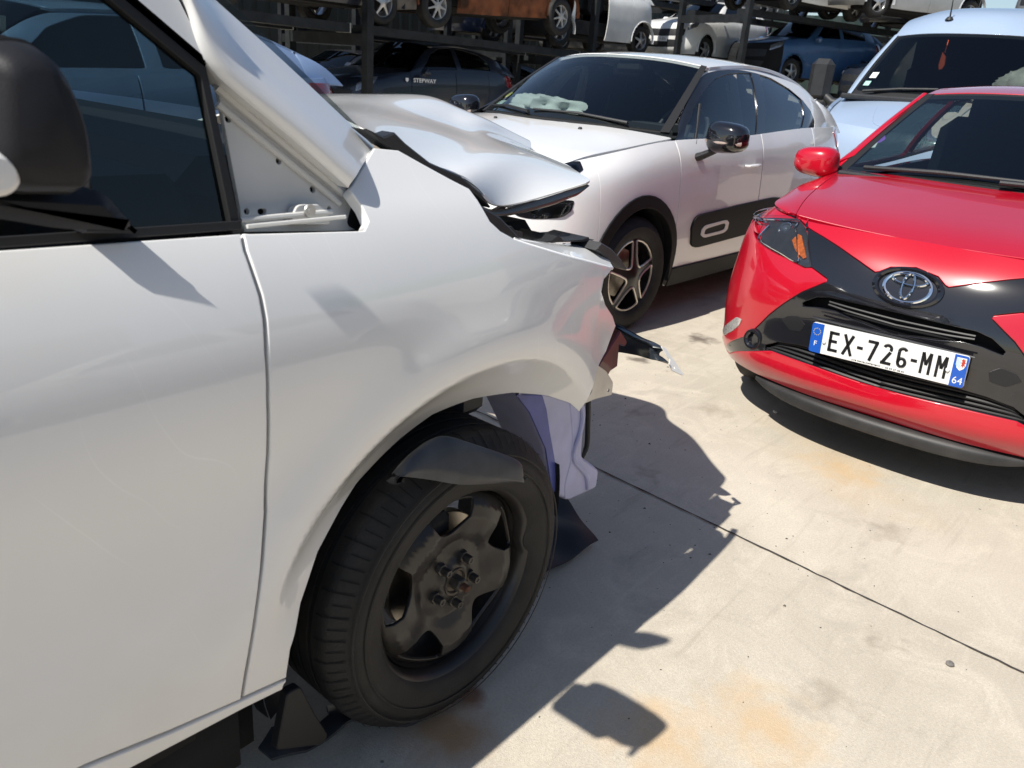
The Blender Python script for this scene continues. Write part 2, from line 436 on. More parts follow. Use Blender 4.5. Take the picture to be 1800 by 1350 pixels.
# traced outlines, metres
OUT={
'fender':[[-0.4402, 1.0671], [-0.4427, 1.0464], [-0.4405, 1.0187], [-0.4378, 0.9902], [-0.4387, 0.9615], [-0.444, 0.9177], [-0.4462, 0.8542], [-0.4428, 0.7641], [-0.4449, 0.6705], [-0.4556, 0.5791], [-0.4693, 0.4819], [-0.4805, 0.4105], [-0.4907, 0.3528], [-0.4111, 0.3402], [-0.4034, 0.3973], [-0.375, 0.4656], [-0.3248, 0.5298], [-0.2575, 0.5727], [-0.1786, 0.6139], [-0.1199, 0.6543], [-0.0469, 0.6879], [0.0612, 0.69], [0.1768, 0.6749], [0.2824, 0.6444], [0.3559, 0.6109], [0.3939, 0.5812], [0.3991, 0.6205], [0.4205, 0.6837], [0.4715, 0.7121], [0.5034, 0.7679], [0.4713, 0.7987], [0.4092, 0.839], [0.3749, 0.8749], [0.3831, 0.8976], [0.4354, 0.9138], [0.3292, 0.9438], [0.246, 0.9652], [0.1735, 0.986], [0.1168, 1.0029], [0.0869, 1.0126], [0.0535, 1.0287], [0.0337, 1.0459], [0.0204, 1.0806], [0.0109, 1.0985], [-0.0267, 1.1155], [-0.0673, 1.1354], [-0.1157, 1.1596], [-0.1643, 1.1635], [-0.2438, 1.1087], [-0.2327, 1.0833], [-0.231, 1.0656], [-0.2438, 1.0544]],
'door_gap':[[-0.4434, 1.0674], [-0.4459, 1.0468], [-0.4438, 1.0191], [-0.4411, 0.9907], [-0.4421, 0.9621], [-0.4474, 0.9183], [-0.4498, 0.8552], [-0.4465, 0.7654], [-0.4484, 0.6717], [-0.4592, 0.5806], [-0.4732, 0.4842], [-0.4845, 0.4131], [-0.4947, 0.3508]],
'sill_top':[[-0.41, 0.3369], [-0.4907, 0.3481], [-0.6088, 0.3662], [-0.7259, 0.3908]],
'sill_bot':[[-0.4181, 0.3177], [-0.4887, 0.3264], [-0.5836, 0.3337], [-0.6643, 0.3403]],
'qtr':[[-0.416, 1.2572], [-0.2227, 1.1029], [-0.1994, 1.0748], [-0.2006, 1.0451], [-0.2323, 1.0428], [-0.4085, 1.0568], [-0.4134, 1.1724]],
'qholes':[[-0.4073, 1.2014, 0.0044], [-0.3384, 1.1469, 0.0044], [-0.2872, 1.1062, 0.0048], [-0.4003, 1.0831, 0.004], [-0.3774, 1.0815, 0.004], [-0.2621, 1.0774, 0.0035]],
'qdark':[[-0.2139, 1.0892], [-0.1994, 1.0748], [-0.19, 1.0545], [-0.1998, 1.0433], [-0.2147, 1.0421], [-0.2355, 1.0506], [-0.2257, 1.0707]],
'brk':[[-0.3456, 1.0643], [-0.3425, 1.0772], [-0.3329, 1.0888], [-0.3249, 1.0906], [-0.2937, 1.0886], [-0.2846, 1.0825], [-0.2772, 1.0587]],
'glass':[[-0.5301, 1.3307], [-0.4429, 1.2642], [-0.4311, 1.0668]],
'seam':[[-0.4429, 1.2642], [-0.4443, 1.2733], [-0.449, 1.3014], [-0.4644, 1.3378]],
'frame_in':[[-0.5359, 1.3348], [-0.4429, 1.2642]],
'pillar':[[[-0.249, 0.052, 1.111], [-0.249, 0.046, 1.119], [-0.241, 0.044, 1.129], [-0.22, 0.058, 1.139], [-0.184, 0.089, 1.146], [-0.151, 0.117, 1.154], [-0.126, 0.139, 1.159]], [[-0.351, 0.069, 1.192], [-0.348, 0.062, 1.198], [-0.339, 0.06, 1.206], [-0.316, 0.074, 1.215], [-0.281, 0.104, 1.222], [-0.248, 0.132, 1.23], [-0.224, 0.153, 1.235]], [[-0.436, 0.082, 1.258], [-0.431, 0.075, 1.262], [-0.419, 0.073, 1.269], [-0.396, 0.086, 1.276], [-0.361, 0.116, 1.283], [-0.328, 0.143, 1.29], [-0.303, 0.164, 1.295]], [[-0.459, 0.092, 1.313], [-0.457, 0.086, 1.316], [-0.451, 0.082, 1.319], [-0.434, 0.095, 1.324], [-0.407, 0.124, 1.329], [-0.382, 0.151, 1.334], [-0.363, 0.171, 1.338]], [[-0.478, 0.106, 1.385], [-0.481, 0.098, 1.383], [-0.48, 0.094, 1.382], [-0.471, 0.106, 1.381], [-0.453, 0.134, 1.383], [-0.436, 0.16, 1.384], [-0.424, 0.18, 1.384]], [[-0.533, 0.123, 1.477], [-0.543, 0.115, 1.475], [-0.553, 0.111, 1.472], [-0.558, 0.123, 1.472], [-0.555, 0.151, 1.475], [-0.552, 0.177, 1.478], [-0.55, 0.196, 1.48]]],
'hood':[[[-0.12, 0.17, 1.183], [-0.063, 0.15, 1.152], [-0.002, 0.145, 1.128], [0.074, 0.145, 1.109], [0.142, 0.145, 1.07], [0.211, 0.15, 1.04], [0.378, 0.17, 1.046], [0.617, 0.21, 1.062]], [[-0.095, 0.26, 1.194], [-0.059, 0.22, 1.169], [-0.039, 0.17, 1.154], [0.028, 0.17, 1.132], [0.128, 0.185, 1.114], [0.263, 0.22, 1.11], [0.493, 0.3, 1.098], [0.718, 0.34, 1.07]], [[-0.038, 0.38, 1.2], [0.057, 0.38, 1.19], [0.156, 0.39, 1.175], [0.275, 0.41, 1.155], [0.406, 0.43, 1.136], [0.508, 0.43, 1.126], [0.68, 0.47, 1.105], [0.849, 0.49, 1.069]], [[0.116, 0.6, 1.199], [0.226, 0.62, 1.2], [0.329, 0.62, 1.196], [0.441, 0.62, 1.185], [0.553, 0.62, 1.164], [0.642, 0.61, 1.148], [0.785, 0.64, 1.121], [0.919, 0.64, 1.085]], [[0.329, 0.95, 1.192], [0.439, 0.95, 1.197], [0.554, 0.92, 1.203], [0.685, 0.88, 1.207], [0.735, 0.82, 1.185], [0.787, 0.77, 1.16], [0.875, 0.77, 1.132], [1.006, 0.78, 1.094]]],
'topf':[[[0.157, 0.06, 0.995], [0.192, 0.06, 0.984], [0.258, 0.06, 0.965], [0.339, 0.06, 0.942], [0.427, 0.06, 0.919], [0.524, 0.062, 0.891]], [[0.233, 0.13, 0.979], [0.293, 0.14, 0.964], [0.376, 0.15, 0.95], [0.447, 0.155, 0.939], [0.522, 0.16, 0.932], [0.593, 0.165, 0.928]]],
'flap_top':[[-0.198, 0.0, 0.643], [-0.16, -0.005, 0.672], [-0.107, -0.01, 0.687], [-0.072, -0.025, 0.68], [-0.011, -0.04, 0.648], [0.066, -0.055, 0.604], [0.085, -0.06, 0.58], [0.087, -0.058, 0.559]],
'flap_bot':[[-0.196, 0.0, 0.636], [-0.201, -0.02, 0.646], [-0.158, -0.03, 0.63], [-0.104, -0.04, 0.606], [-0.055, -0.05, 0.588], [0.025, -0.058, 0.567], [0.066, -0.06, 0.556], [0.081, -0.06, 0.557]],
'tank':[[0.246, 0.1, 0.645], [0.361, 0.1, 0.615], [0.464, 0.1, 0.57], [0.539, 0.1, 0.521], [0.541, 0.1, 0.445], [0.546, 0.1, 0.391], [0.638, 0.1, 0.322], [0.638, 0.1, 0.267], [0.507, 0.1, 0.277], [0.432, 0.1, 0.327], [0.379, 0.1, 0.466], [0.304, 0.1, 0.582]],
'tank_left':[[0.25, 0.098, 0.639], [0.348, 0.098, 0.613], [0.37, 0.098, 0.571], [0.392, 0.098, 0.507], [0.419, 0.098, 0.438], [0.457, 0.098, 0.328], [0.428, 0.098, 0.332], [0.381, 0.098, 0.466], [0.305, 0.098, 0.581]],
'tank_ridge':[[0.462, 0.09, 0.566], [0.487, 0.09, 0.481], [0.496, 0.09, 0.4], [0.482, 0.09, 0.341], [0.49, 0.09, 0.293]],
'tank_seam':[[0.484, 0.085, 0.565], [0.516, 0.085, 0.532], [0.516, 0.085, 0.466], [0.503, 0.085, 0.403], [0.563, 0.085, 0.339], [0.586, 0.085, 0.285]],
'hose':[[0.699, 0.2, 0.472], [0.715, 0.2, 0.373], [0.718, 0.2, 0.328], [0.708, 0.2, 0.305], [0.707, 0.2, 0.284]],
'galv':[[0.59, 0.12, 0.627], [0.642, 0.12, 0.596], [0.683, 0.12, 0.555], [0.685, 0.12, 0.519], [0.604, 0.12, 0.528], [0.544, 0.12, 0.528], [0.585, 0.12, 0.551]],
'galv_hole':[0.665, 0.12, 0.537],
'redbar':[[0.704, 0.15, 0.69], [0.745, 0.15, 0.653], [0.738, 0.15, 0.639], [0.707, 0.15, 0.655], [0.713, 0.15, 0.59], [0.679, 0.15, 0.582], [0.653, 0.15, 0.553], [0.632, 0.15, 0.53], [0.616, 0.15, 0.612]],
'strip_top':[[0.941, 0.3, 0.627], [0.949, 0.26, 0.617], [0.932, 0.21, 0.614], [0.912, 0.16, 0.614], [0.888, 0.11, 0.619], [0.88, 0.09, 0.613]],
'strip_bot':[[0.892, 0.3, 0.528], [0.903, 0.26, 0.551], [0.898, 0.21, 0.562], [0.893, 0.16, 0.569], [0.885, 0.11, 0.573], [0.914, 0.09, 0.562]],
'tab':[[0.845, 0.08, 0.633], [0.863, 0.08, 0.623], [0.906, 0.03, 0.551], [0.896, 0.03, 0.552], [0.853, 0.04, 0.574], [0.851, 0.06, 0.585], [0.864, 0.06, 0.595], [0.855, 0.07, 0.601]],
'tabhole':[0.868, 0.045, 0.577],
'gapstrip':[[-0.178, 0.115, 1.189], [-0.139, 0.115, 1.178], [-0.115, 0.115, 1.184], [-0.091, 0.115, 1.167], [-0.034, 0.115, 1.135], [0.043, 0.115, 1.11], [0.102, 0.115, 1.076], [0.127, 0.115, 1.048], [0.088, 0.115, 1.07], [0.029, 0.115, 1.096], [-0.031, 0.115, 1.117], [-0.094, 0.115, 1.145], [-0.134, 0.115, 1.163]],
'mudpiece':[[-0.395, 0.04, 0.282], [-0.368, 0.04, 0.28], [-0.339, 0.04, 0.2], [-0.31, 0.04, 0.13], [-0.325, 0.04, 0.119], [-0.42, 0.04, 0.175]],
'rod':[[0.169, 0.16, 1.016], [0.298, 0.22, 1.018], [0.423, 0.28, 1.022]],
'clips':[[0.123, 0.1, 1.021], [0.169, 0.12, 1.016], [0.18, 0.12, 1.008], [0.194, 0.12, 1.008], [0.205, 0.12, 0.999], [0.229, 0.12, 0.994], [0.231, 0.11, 0.98], [0.185, 0.09, 0.986], [0.129, 0.08, 1.006]],
'clips2':[[0.374, 0.16, 0.968], [0.386, 0.15, 0.964], [0.4, 0.15, 0.955], [0.471, 0.15, 0.951], [0.495, 0.15, 0.954], [0.5, 0.14, 0.946], [0.519, 0.12, 0.946], [0.502, 0.1, 0.944], [0.31, 0.1, 0.96], [0.356, 0.14, 0.96]],
'lampbit':[[0.497, 0.1, 0.948], [0.543, 0.11, 0.929], [0.593, 0.12, 0.897], [0.619, 0.12, 0.869], [0.549, 0.1, 0.898], [0.479, 0.08, 0.933]],
'headcut':[[0.512, 0.06, 0.9], [0.494, 0.07, 0.855], [0.508, 0.07, 0.813], [0.588, 0.08, 0.747], [0.657, 0.12, 0.711], [0.622, 0.14, 0.764], [0.59, 0.14, 0.819], [0.584, 0.12, 0.873]],
'mir':[[-0.788, -0.165, 1.276], [-0.764, -0.165, 1.283], [-0.742, -0.165, 1.281], [-0.728, -0.165, 1.257], [-0.718, -0.165, 1.224], [-0.716, -0.165, 1.194], [-0.717, -0.165, 1.172], [-0.724, -0.165, 1.161], [-0.804, -0.165, 1.166]],
'mirdot':[-0.792, -0.2, 1.185],
'mir_arm':[[-0.788, -0.1, 1.157], [-0.682, -0.07, 1.144], [-0.671, -0.06, 1.129], [-0.655, -0.04, 1.105], [-0.721, -0.06, 1.112], [-0.792, -0.1, 1.131]],
'mir_base':[[-0.637, 0.03, 1.145], [-0.629, 0.03, 1.134], [-0.587, 0.025, 1.085], [-0.586, 0.025, 1.082], [-0.645, 0.025, 1.088]],
'floorflap':[[0.51, 0.155, 0.0], [0.765, 0.15, -0.0], [0.775, 0.174, 0.0], [0.82, 0.295, 0.0], [0.837, 0.364, 0.0], [0.776, 0.397, 0.0], [0.617, 0.302, 0.0]],
'shield':[[-0.369, 0.171, 0.0], [-0.327, 0.188, 0.0], [-0.255, 0.134, 0.0], [-0.226, 0.138, 0.0], [-0.208, 0.168, 0.0], [-0.181, 0.154, 0.0], [-0.077, 0.023, 0.0], [-0.11, 0.031, 0.0], [-0.202, 0.092, 0.0], [-0.244, 0.093, 0.0], [-0.309, 0.099, 0.0], [-0.371, 0.121, 0.0]],
'pebble':[0.974, -0.768, 0.0],
'chip':[2.227, 0.218, 0.0],
'farwin':[[-0.129, 1.74, 1.375], [0.133, 1.74, 1.36], [0.194, 1.74, 1.311], [0.247, 1.74, 1.246], [0.276, 1.74, 1.12], [0.293, 1.74, 0.9], [0.296, 1.74, 0.714]],
'ay_xtop':[[0.4928, 0.8715], [0.4833, 0.8502], [0.4769, 0.819], [0.4743, 0.8127], [0.459, 0.8495], [0.4376, 0.8945], [0.4168, 0.9336], [0.3956, 0.968]],
'ay_redtip':[[0.423, 0.7694], [0.4396, 0.7333], [0.4403, 0.7168], [0.4226, 0.6386], [0.4091, 0.5552], [0.3992, 0.4889], [0.3764, 0.3092], [0.3347, 0.0562]],
'ay_slot':[[0.5002, 0.6534], [0.4822, 0.6522], [0.4653, 0.6514], [0.4471, 0.6495], [0.4363, 0.6335], [0.4261, 0.5931], [0.4269, 0.5777], [0.441, 0.5935], [0.4549, 0.5978], [0.4706, 0.5812], [0.4938, 0.565], [0.5042, 0.5637]],
'ay_liptop':[[0.3507, 0.0772], [0.3833, 0.1996], [0.4022, 0.2818], [0.4084, 0.3035], [0.4518, 0.3035], [0.4818, 0.2959], [0.5141, 0.288]],
'ay_lipbot':[[0.3389, 0.0], [0.3975, 0.0112], [0.431, 0.0], [0.4686, 0.0112], [0.5095, 0.0232]],
'ay_mouth':[[0.4005, 0.3279], [0.4122, 0.3778], [0.4286, 0.3952], [0.4493, 0.4029], [0.478, 0.3963], [0.5071, 0.3919]],
'ay_spoil':[[0.4017, 0.0], [0.4142, 0.0], [0.4561, 0.0], [0.4937, 0.0], [0.5146, 0.0]],
'ay_lamp':[[0.2514, 0.8145], [0.2455, 0.7639], [0.3799, 0.9975], [0.3942, 0.9693], [0.4041, 0.9235], [0.4158, 0.8354], [0.4221, 0.7742], [0.4173, 0.7616], [0.3965, 0.7847], [0.3577, 0.7972], [0.3541, 0.8329], [0.3487, 0.9232], [0.2583, 0.7951]],
'ay_orange':[[0.3932, 0.8755], [0.3948, 0.9161], [0.399, 0.9123], [0.4086, 0.8536], [0.4142, 0.8118], [0.4126, 0.8003], [0.4019, 0.8311]],
'ay_proj':[[0.3771, 0.916]],
'ay_drl':[[0.3199, 0.1786], [0.3476, 0.3271], [0.3608, 0.3989], [0.3694, 0.4064], [0.3675, 0.3679], [0.3571, 0.2884], [0.3415, 0.2052]],
'ay_fog':[[0.3882, 0.3319]],
'ay_pocket':[[0.412, 0.4893], [0.4162, 0.515], [0.4261, 0.5277], [0.4324, 0.5002], [0.4303, 0.4627], [0.4202, 0.4545]],
'ay_emblem':[[0.4982, 0.7744]],
'ay_stick1':[[0.3912, 0.0011], [0.4501, 0.0073], [0.4525, 0.0343], [0.3972, 0.0541], [0.3536, 0.0446], [0.357, 0.016]],
'ay_stick2':[[0.3264, 0.0], [0.3598, 0.0379], [0.2981, 0.0484], [0.2839, 0.0011]],
'c3s_fwin':[[0.0556, 0.1806], [0.0569, 0.5105], [0.1139, 0.6995], [0.2009, 0.788], [0.3006, 0.8681], [0.3858, 0.9057], [0.5106, 0.9118], [0.4289, 0.0567], [0.3989, 0.0192]],
'c3s_rwin':[[0.558, 0.9148], [0.6427, 0.9324], [0.7448, 0.883], [0.7645, 0.6868], [0.7365, 0.3197], [0.6992, 0.1163], [0.6464, 0.0565], [0.4686, 0.0521]],
'c3s_frame':[[0.0, 0.2247], [0.0, 0.8876], [0.0971, 0.9563], [0.272, 1.0], [0.3431, 1.0], [0.4686, 1.0], [0.59, 1.0], [0.7029, 1.0], [0.7983, 0.9797], [0.8062, 0.6956], [0.7707, 0.3089], [0.7303, 0.0819], [0.6671, 0.0219], [0.4551, 0.0085], [0.3515, 0.0], [0.1142, 0.0388]],
'c3w_airb':[[0.4929, 0.2945], [0.4876, 0.4104], [0.4896, 0.4605], [0.495, 0.4893], [0.5541, 0.5154], [0.608, 0.5236], [0.6229, 0.5106], [0.6293, 0.4738], [0.6327, 0.362], [0.6134, 0.3076], [0.5582, 0.2836], [0.5013, 0.2644]],
'c3w_ring':[[0.5029, 0.3526], [0.5026, 0.3911], [0.5063, 0.4149], [0.5365, 0.4301], [0.5411, 0.4066], [0.5413, 0.3584], [0.5375, 0.3379], [0.5092, 0.3282]],
'c3w_ringi':[[0.5077, 0.3562], [0.5079, 0.3829], [0.5107, 0.3922], [0.5344, 0.4081], [0.5368, 0.3942], [0.5367, 0.3663], [0.5331, 0.3576], [0.5105, 0.3499]],
'c3w_arch_o':[[0.3171, 0.434], [0.3258, 0.5088], [0.3499, 0.6203], [0.3854, 0.6921], [0.4188, 0.6993], [0.4458, 0.6449], [0.4618, 0.5517], [0.4699, 0.4525], [0.4722, 0.331], [0.4732, 0.1772]],
'c3w_arch_i':[[0.3444, 0.4206], [0.3614, 0.5309], [0.3868, 0.5932], [0.4121, 0.605], [0.4346, 0.5582], [0.4498, 0.453], [0.4552, 0.3203], [0.4598, 0.1141]],
'c3w_lamp':[[0.2259, 1.0], [0.2762, 1.0], [0.3305, 1.0], [0.3386, 0.9655], [0.3311, 0.9116], [0.3168, 0.8819], [0.2996, 0.8917], [0.253, 0.9334]],
'c3w_lampframe':[[0.1883, 1.0], [0.251, 1.0], [0.3264, 1.0], [0.3454, 0.9924], [0.3342, 0.8979], [0.3173, 0.8608], [0.2981, 0.8719], [0.2244, 0.9342]],
'c3w_fogframe':[[0.1484, 0.6781], [0.1649, 0.6419], [0.1774, 0.6066], [0.2006, 0.5946], [0.2544, 0.5909], [0.2696, 0.6184], [0.2749, 0.681], [0.2153, 0.7122]],
'c3w_fog':[[0.1934, 0.6483], [0.2139, 0.6824], [0.2651, 0.6685], [0.2693, 0.6404], [0.2541, 0.6031], [0.2078, 0.6101]],
'c3w_seam':[[0.3282, 0.8567], [0.3408, 0.757], [0.3609, 0.6536]],
'c3w_dfront':[[0.4734, 0.9442], [0.4687, 0.7561], [0.4673, 0.6565], [0.477, 0.517], [0.497, 0.2536], [0.514, 0.1626]],
'c3w_dmid':[[0.5846, 0.9439], [0.588, 0.8355], [0.5902, 0.701], [0.5867, 0.531], [0.591, 0.3248], [0.5897, 0.1756]],
'c3w_handle':[[0.5591, 0.7554]],
'c3w_handle2':[[0.5853, 0.7479]],
}
CAM=[1412.852364, 0.670701, 0.367274, 0.08067, -1.023363, -0.897632, 1.285058]
C3O=[2.7327, 2.1439, 0.0]
AYO=[1.873, -0.241, 0.0]
# ================================================================ camera, light, sky
f_,yaw_,pit_,rol_,cx_,cy_,ch_=CAM
def cam_basis():
    cy,sy=math.cos(yaw_),math.sin(yaw_);cp,sp=math.cos(pit_),math.sin(pit_)
    fw=np.array([cy*cp,sy*cp,-sp]);r=np.array([sy,-cy,0]);u=np.cross(r,fw);c,s=math.cos(rol_),math.sin(rol_)
    return fw,c*r+s*u,-s*r+c*u
fw_,ri_,up_=cam_basis()
cd=bpy.data.cameras.new('camera');co=bpy.data.objects.new('camera',cd);COL.objects.link(co);S.camera=co
M_=np.eye(4);M_[:3,0]=ri_;M_[:3,1]=up_;M_[:3,2]=-fw_;M_[:3,3]=(cx_,cy_,ch_);co.matrix_world=Matrix(M_.tolist())
cd.sensor_fit='HORIZONTAL';cd.sensor_width=36;cd.lens=36*f_/1800;cd.clip_start=.05;cd.clip_end=800
cd.dof.use_dof=True;cd.dof.focus_distance=2.3;cd.dof.aperture_fstop=9
SD=np.array([.82,-.12,-1.0]);SD/=np.linalg.norm(SD)
el=math.asin(-SD[2]);az=math.atan2(-SD[0],-SD[1])
w=bpy.data.worlds.new('World');S.world=w;w.use_nodes=True;nt=w.node_tree;bg=nt.nodes['Background']
sk=nt.nodes.new('ShaderNodeTexSky');sk.sky_type='NISHITA';sk.sun_disc=False;sk.sun_elevation=el;sk.sun_rotation=az
sk.air_density=1;sk.dust_density=.6;sk.ozone_density=1.2
nt.links.new(sk.outputs[0],bg.inputs[0]);bg.inputs[1].default_value=.085
sl=bpy.data.lights.new('sun','SUN');sl.energy=5.0;sl.angle=R(.53);sl.color=(1,.955,.88)
so=bpy.data.objects.new('sun',sl);COL.objects.link(so);so.rotation_euler=Vector(SD.tolist()).to_track_quat('-Z','Y').to_euler();so.location=(-8,2,12)
S.view_settings.view_transform='Standard';S.view_settings.look='None';S.view_settings.gamma=1;S.view_settings.exposure=.40
S.render.engine='CYCLES';S.cycles.max_bounces=10;S.cycles.transparent_max_bounces=24;S.cycles.glossy_bounces=5;S.cycles.use_denoising=True;S.cycles.sample_clamp_indirect=6
# ================================================================ shared materials
WHITE=mat('white paint',(.81,.81,.80),.34,coat=1,coat_r=.03,noise=.03,nscale=3,rvar=.06)
def washmarks(m):
    # dried run-off lines and road film on the paint of the near van
    nt=m.node_tree;N=nt.nodes;L=nt.links;b=N['Principled BSDF'];b.inputs['Coat IOR'].default_value=1.5
    src=b.inputs['Base Color'].links[0].from_socket;tc=N.new('ShaderNodeTexCoord')
    w=N.new('ShaderNodeTexWave');w.inputs['Scale'].default_value=2.3;w.inputs['Distortion'].default_value=9;w.inputs['Detail'].default_value=2.5;w.inputs['Detail Scale'].default_value=.7
    mp=N.new('ShaderNodeMapping');mp.inputs['Scale'].default_value=(1.3,1,.8);mp.inputs['Rotation'].default_value=(0,R(35),0);L.new(tc.outputs['Object'],mp.inputs[0]);L.new(mp.outputs[0],w.inputs['Vector'])
    r=N.new('ShaderNodeValToRGB');e=r.color_ramp.elements;e[0].position=.47;e[0].color=(0,0,0,1);e[1].position=.5;e[1].color=(1,1,1,1);q=e.new(.53);q.color=(0,0,0,1);L.new(w.outputs['Fac'],r.inputs[0])
    n=N.new('ShaderNodeTexNoise');n.inputs['Scale'].default_value=3.1;L.new(tc.outputs['Object'],n.inputs['Vector'])
    k=N.new('ShaderNodeMapRange');k.inputs['From Min'].default_value=.5;k.inputs['From Max'].default_value=.62;k.inputs['To Max'].default_value=.55;L.new(n.outputs['Fac'],k.inputs[0])
    mu=N.new('ShaderNodeMath');mu.operation='MULTIPLY';L.new(r.outputs[0],mu.inputs[0]);L.new(k.outputs[0],mu.inputs[1])
    x=N.new('ShaderNodeMix');x.data_type='RGBA';x.inputs['B'].default_value=(.93,.93,.92,1);L.new(mu.outputs[0],x.inputs['Factor']);L.new(src,x.inputs['A'])
    # dust towards the sill, ragged upper edge
    sp=N.new('ShaderNodeSeparateXYZ');L.new(tc.outputs['Object'],sp.inputs[0]);n2=N.new('ShaderNodeTexNoise');n2.inputs['Scale'].default_value=7;n2.inputs['Detail'].default_value=6;L.new(tc.outputs['Object'],n2.inputs['Vector'])
    a=N.new('ShaderNodeMath');a.operation='MULTIPLY_ADD';a.inputs[1].default_value=.30;L.new(n2.outputs['Fac'],a.inputs[0]);L.new(sp.outputs['Z'],a.inputs[2])
    d=N.new('ShaderNodeMapRange');d.inputs['From Min'].default_value=.46;d.inputs['From Max'].default_value=.72;d.inputs['To Min'].default_value=.38;d.inputs['To Max'].default_value=0;L.new(a.outputs[0],d.inputs[0])
    y=N.new('ShaderNodeMix');y.data_type='RGBA';y.inputs['B'].default_value=(.62,.57,.48,1);L.new(d.outputs[0],y.inputs['Factor']);L.new(x.outputs['Result'],y.inputs['A']);L.new(y.outputs['Result'],b.inputs['Base Color'])
washmarks(WHITE)
WHITE_IN=mat('white primer',(.62,.615,.59),.55,noise=.08,nscale=9)
BLACK=mat('black plastic',(.018,.019,.021),.5,bump=.25,bscale=900,noise=.25,nscale=14)
TRIM=mat('grey black plastic',(.036,.037,.04),.46,bump=.25,bscale=700,noise=.25,nscale=10,dust=.03)
GLOSSBLACK=mat('gloss black',(.008,.008,.010),.12,coat=1,coat_r=.02)
RUBBER=mat('tyre rubber',(.0125,.0122,.012),.7,bump=.3,bscale=260,noise=.4,nscale=12,dust=.018)
STEEL=mat('black wheel steel',(.016,.014,.013),.42,noise=.35,nscale=18,dust=.012,bump=.15,bscale=120,coat=.2,coat_r=.25)
BRIGHT=mat('brake steel',(.48,.44,.38),.38,metal=1,noise=.25,nscale=30)
RUST=mat('rusty steel',(.11,.045,.025),.85,noise=.4,nscale=60)
GALV=mat('bare aluminium',(.55,.55,.54),.4,metal=.85,noise=.12,nscale=15)
DARK=mat('dark cavity',(.006,.006,.007),.9)
SEAL=mat('window seal',(.012,.012,.013),.6)
GLASS=glassmat('side glass',(.27,.37,.37),.7);GLASS2=glassmat('reflecting side glass',(.38,.45,.45),2.0)
GLASSD=glassmat('dark glass',(.06,.09,.10))
SCREEN=glassmat('windscreen glass',(.60,.67,.67),1.3)
CHROME=mat('chrome',(.82,.83,.84),.07,metal=1)
LAMP=glassmat('lamp lens',(.82,.84,.85),1.0)
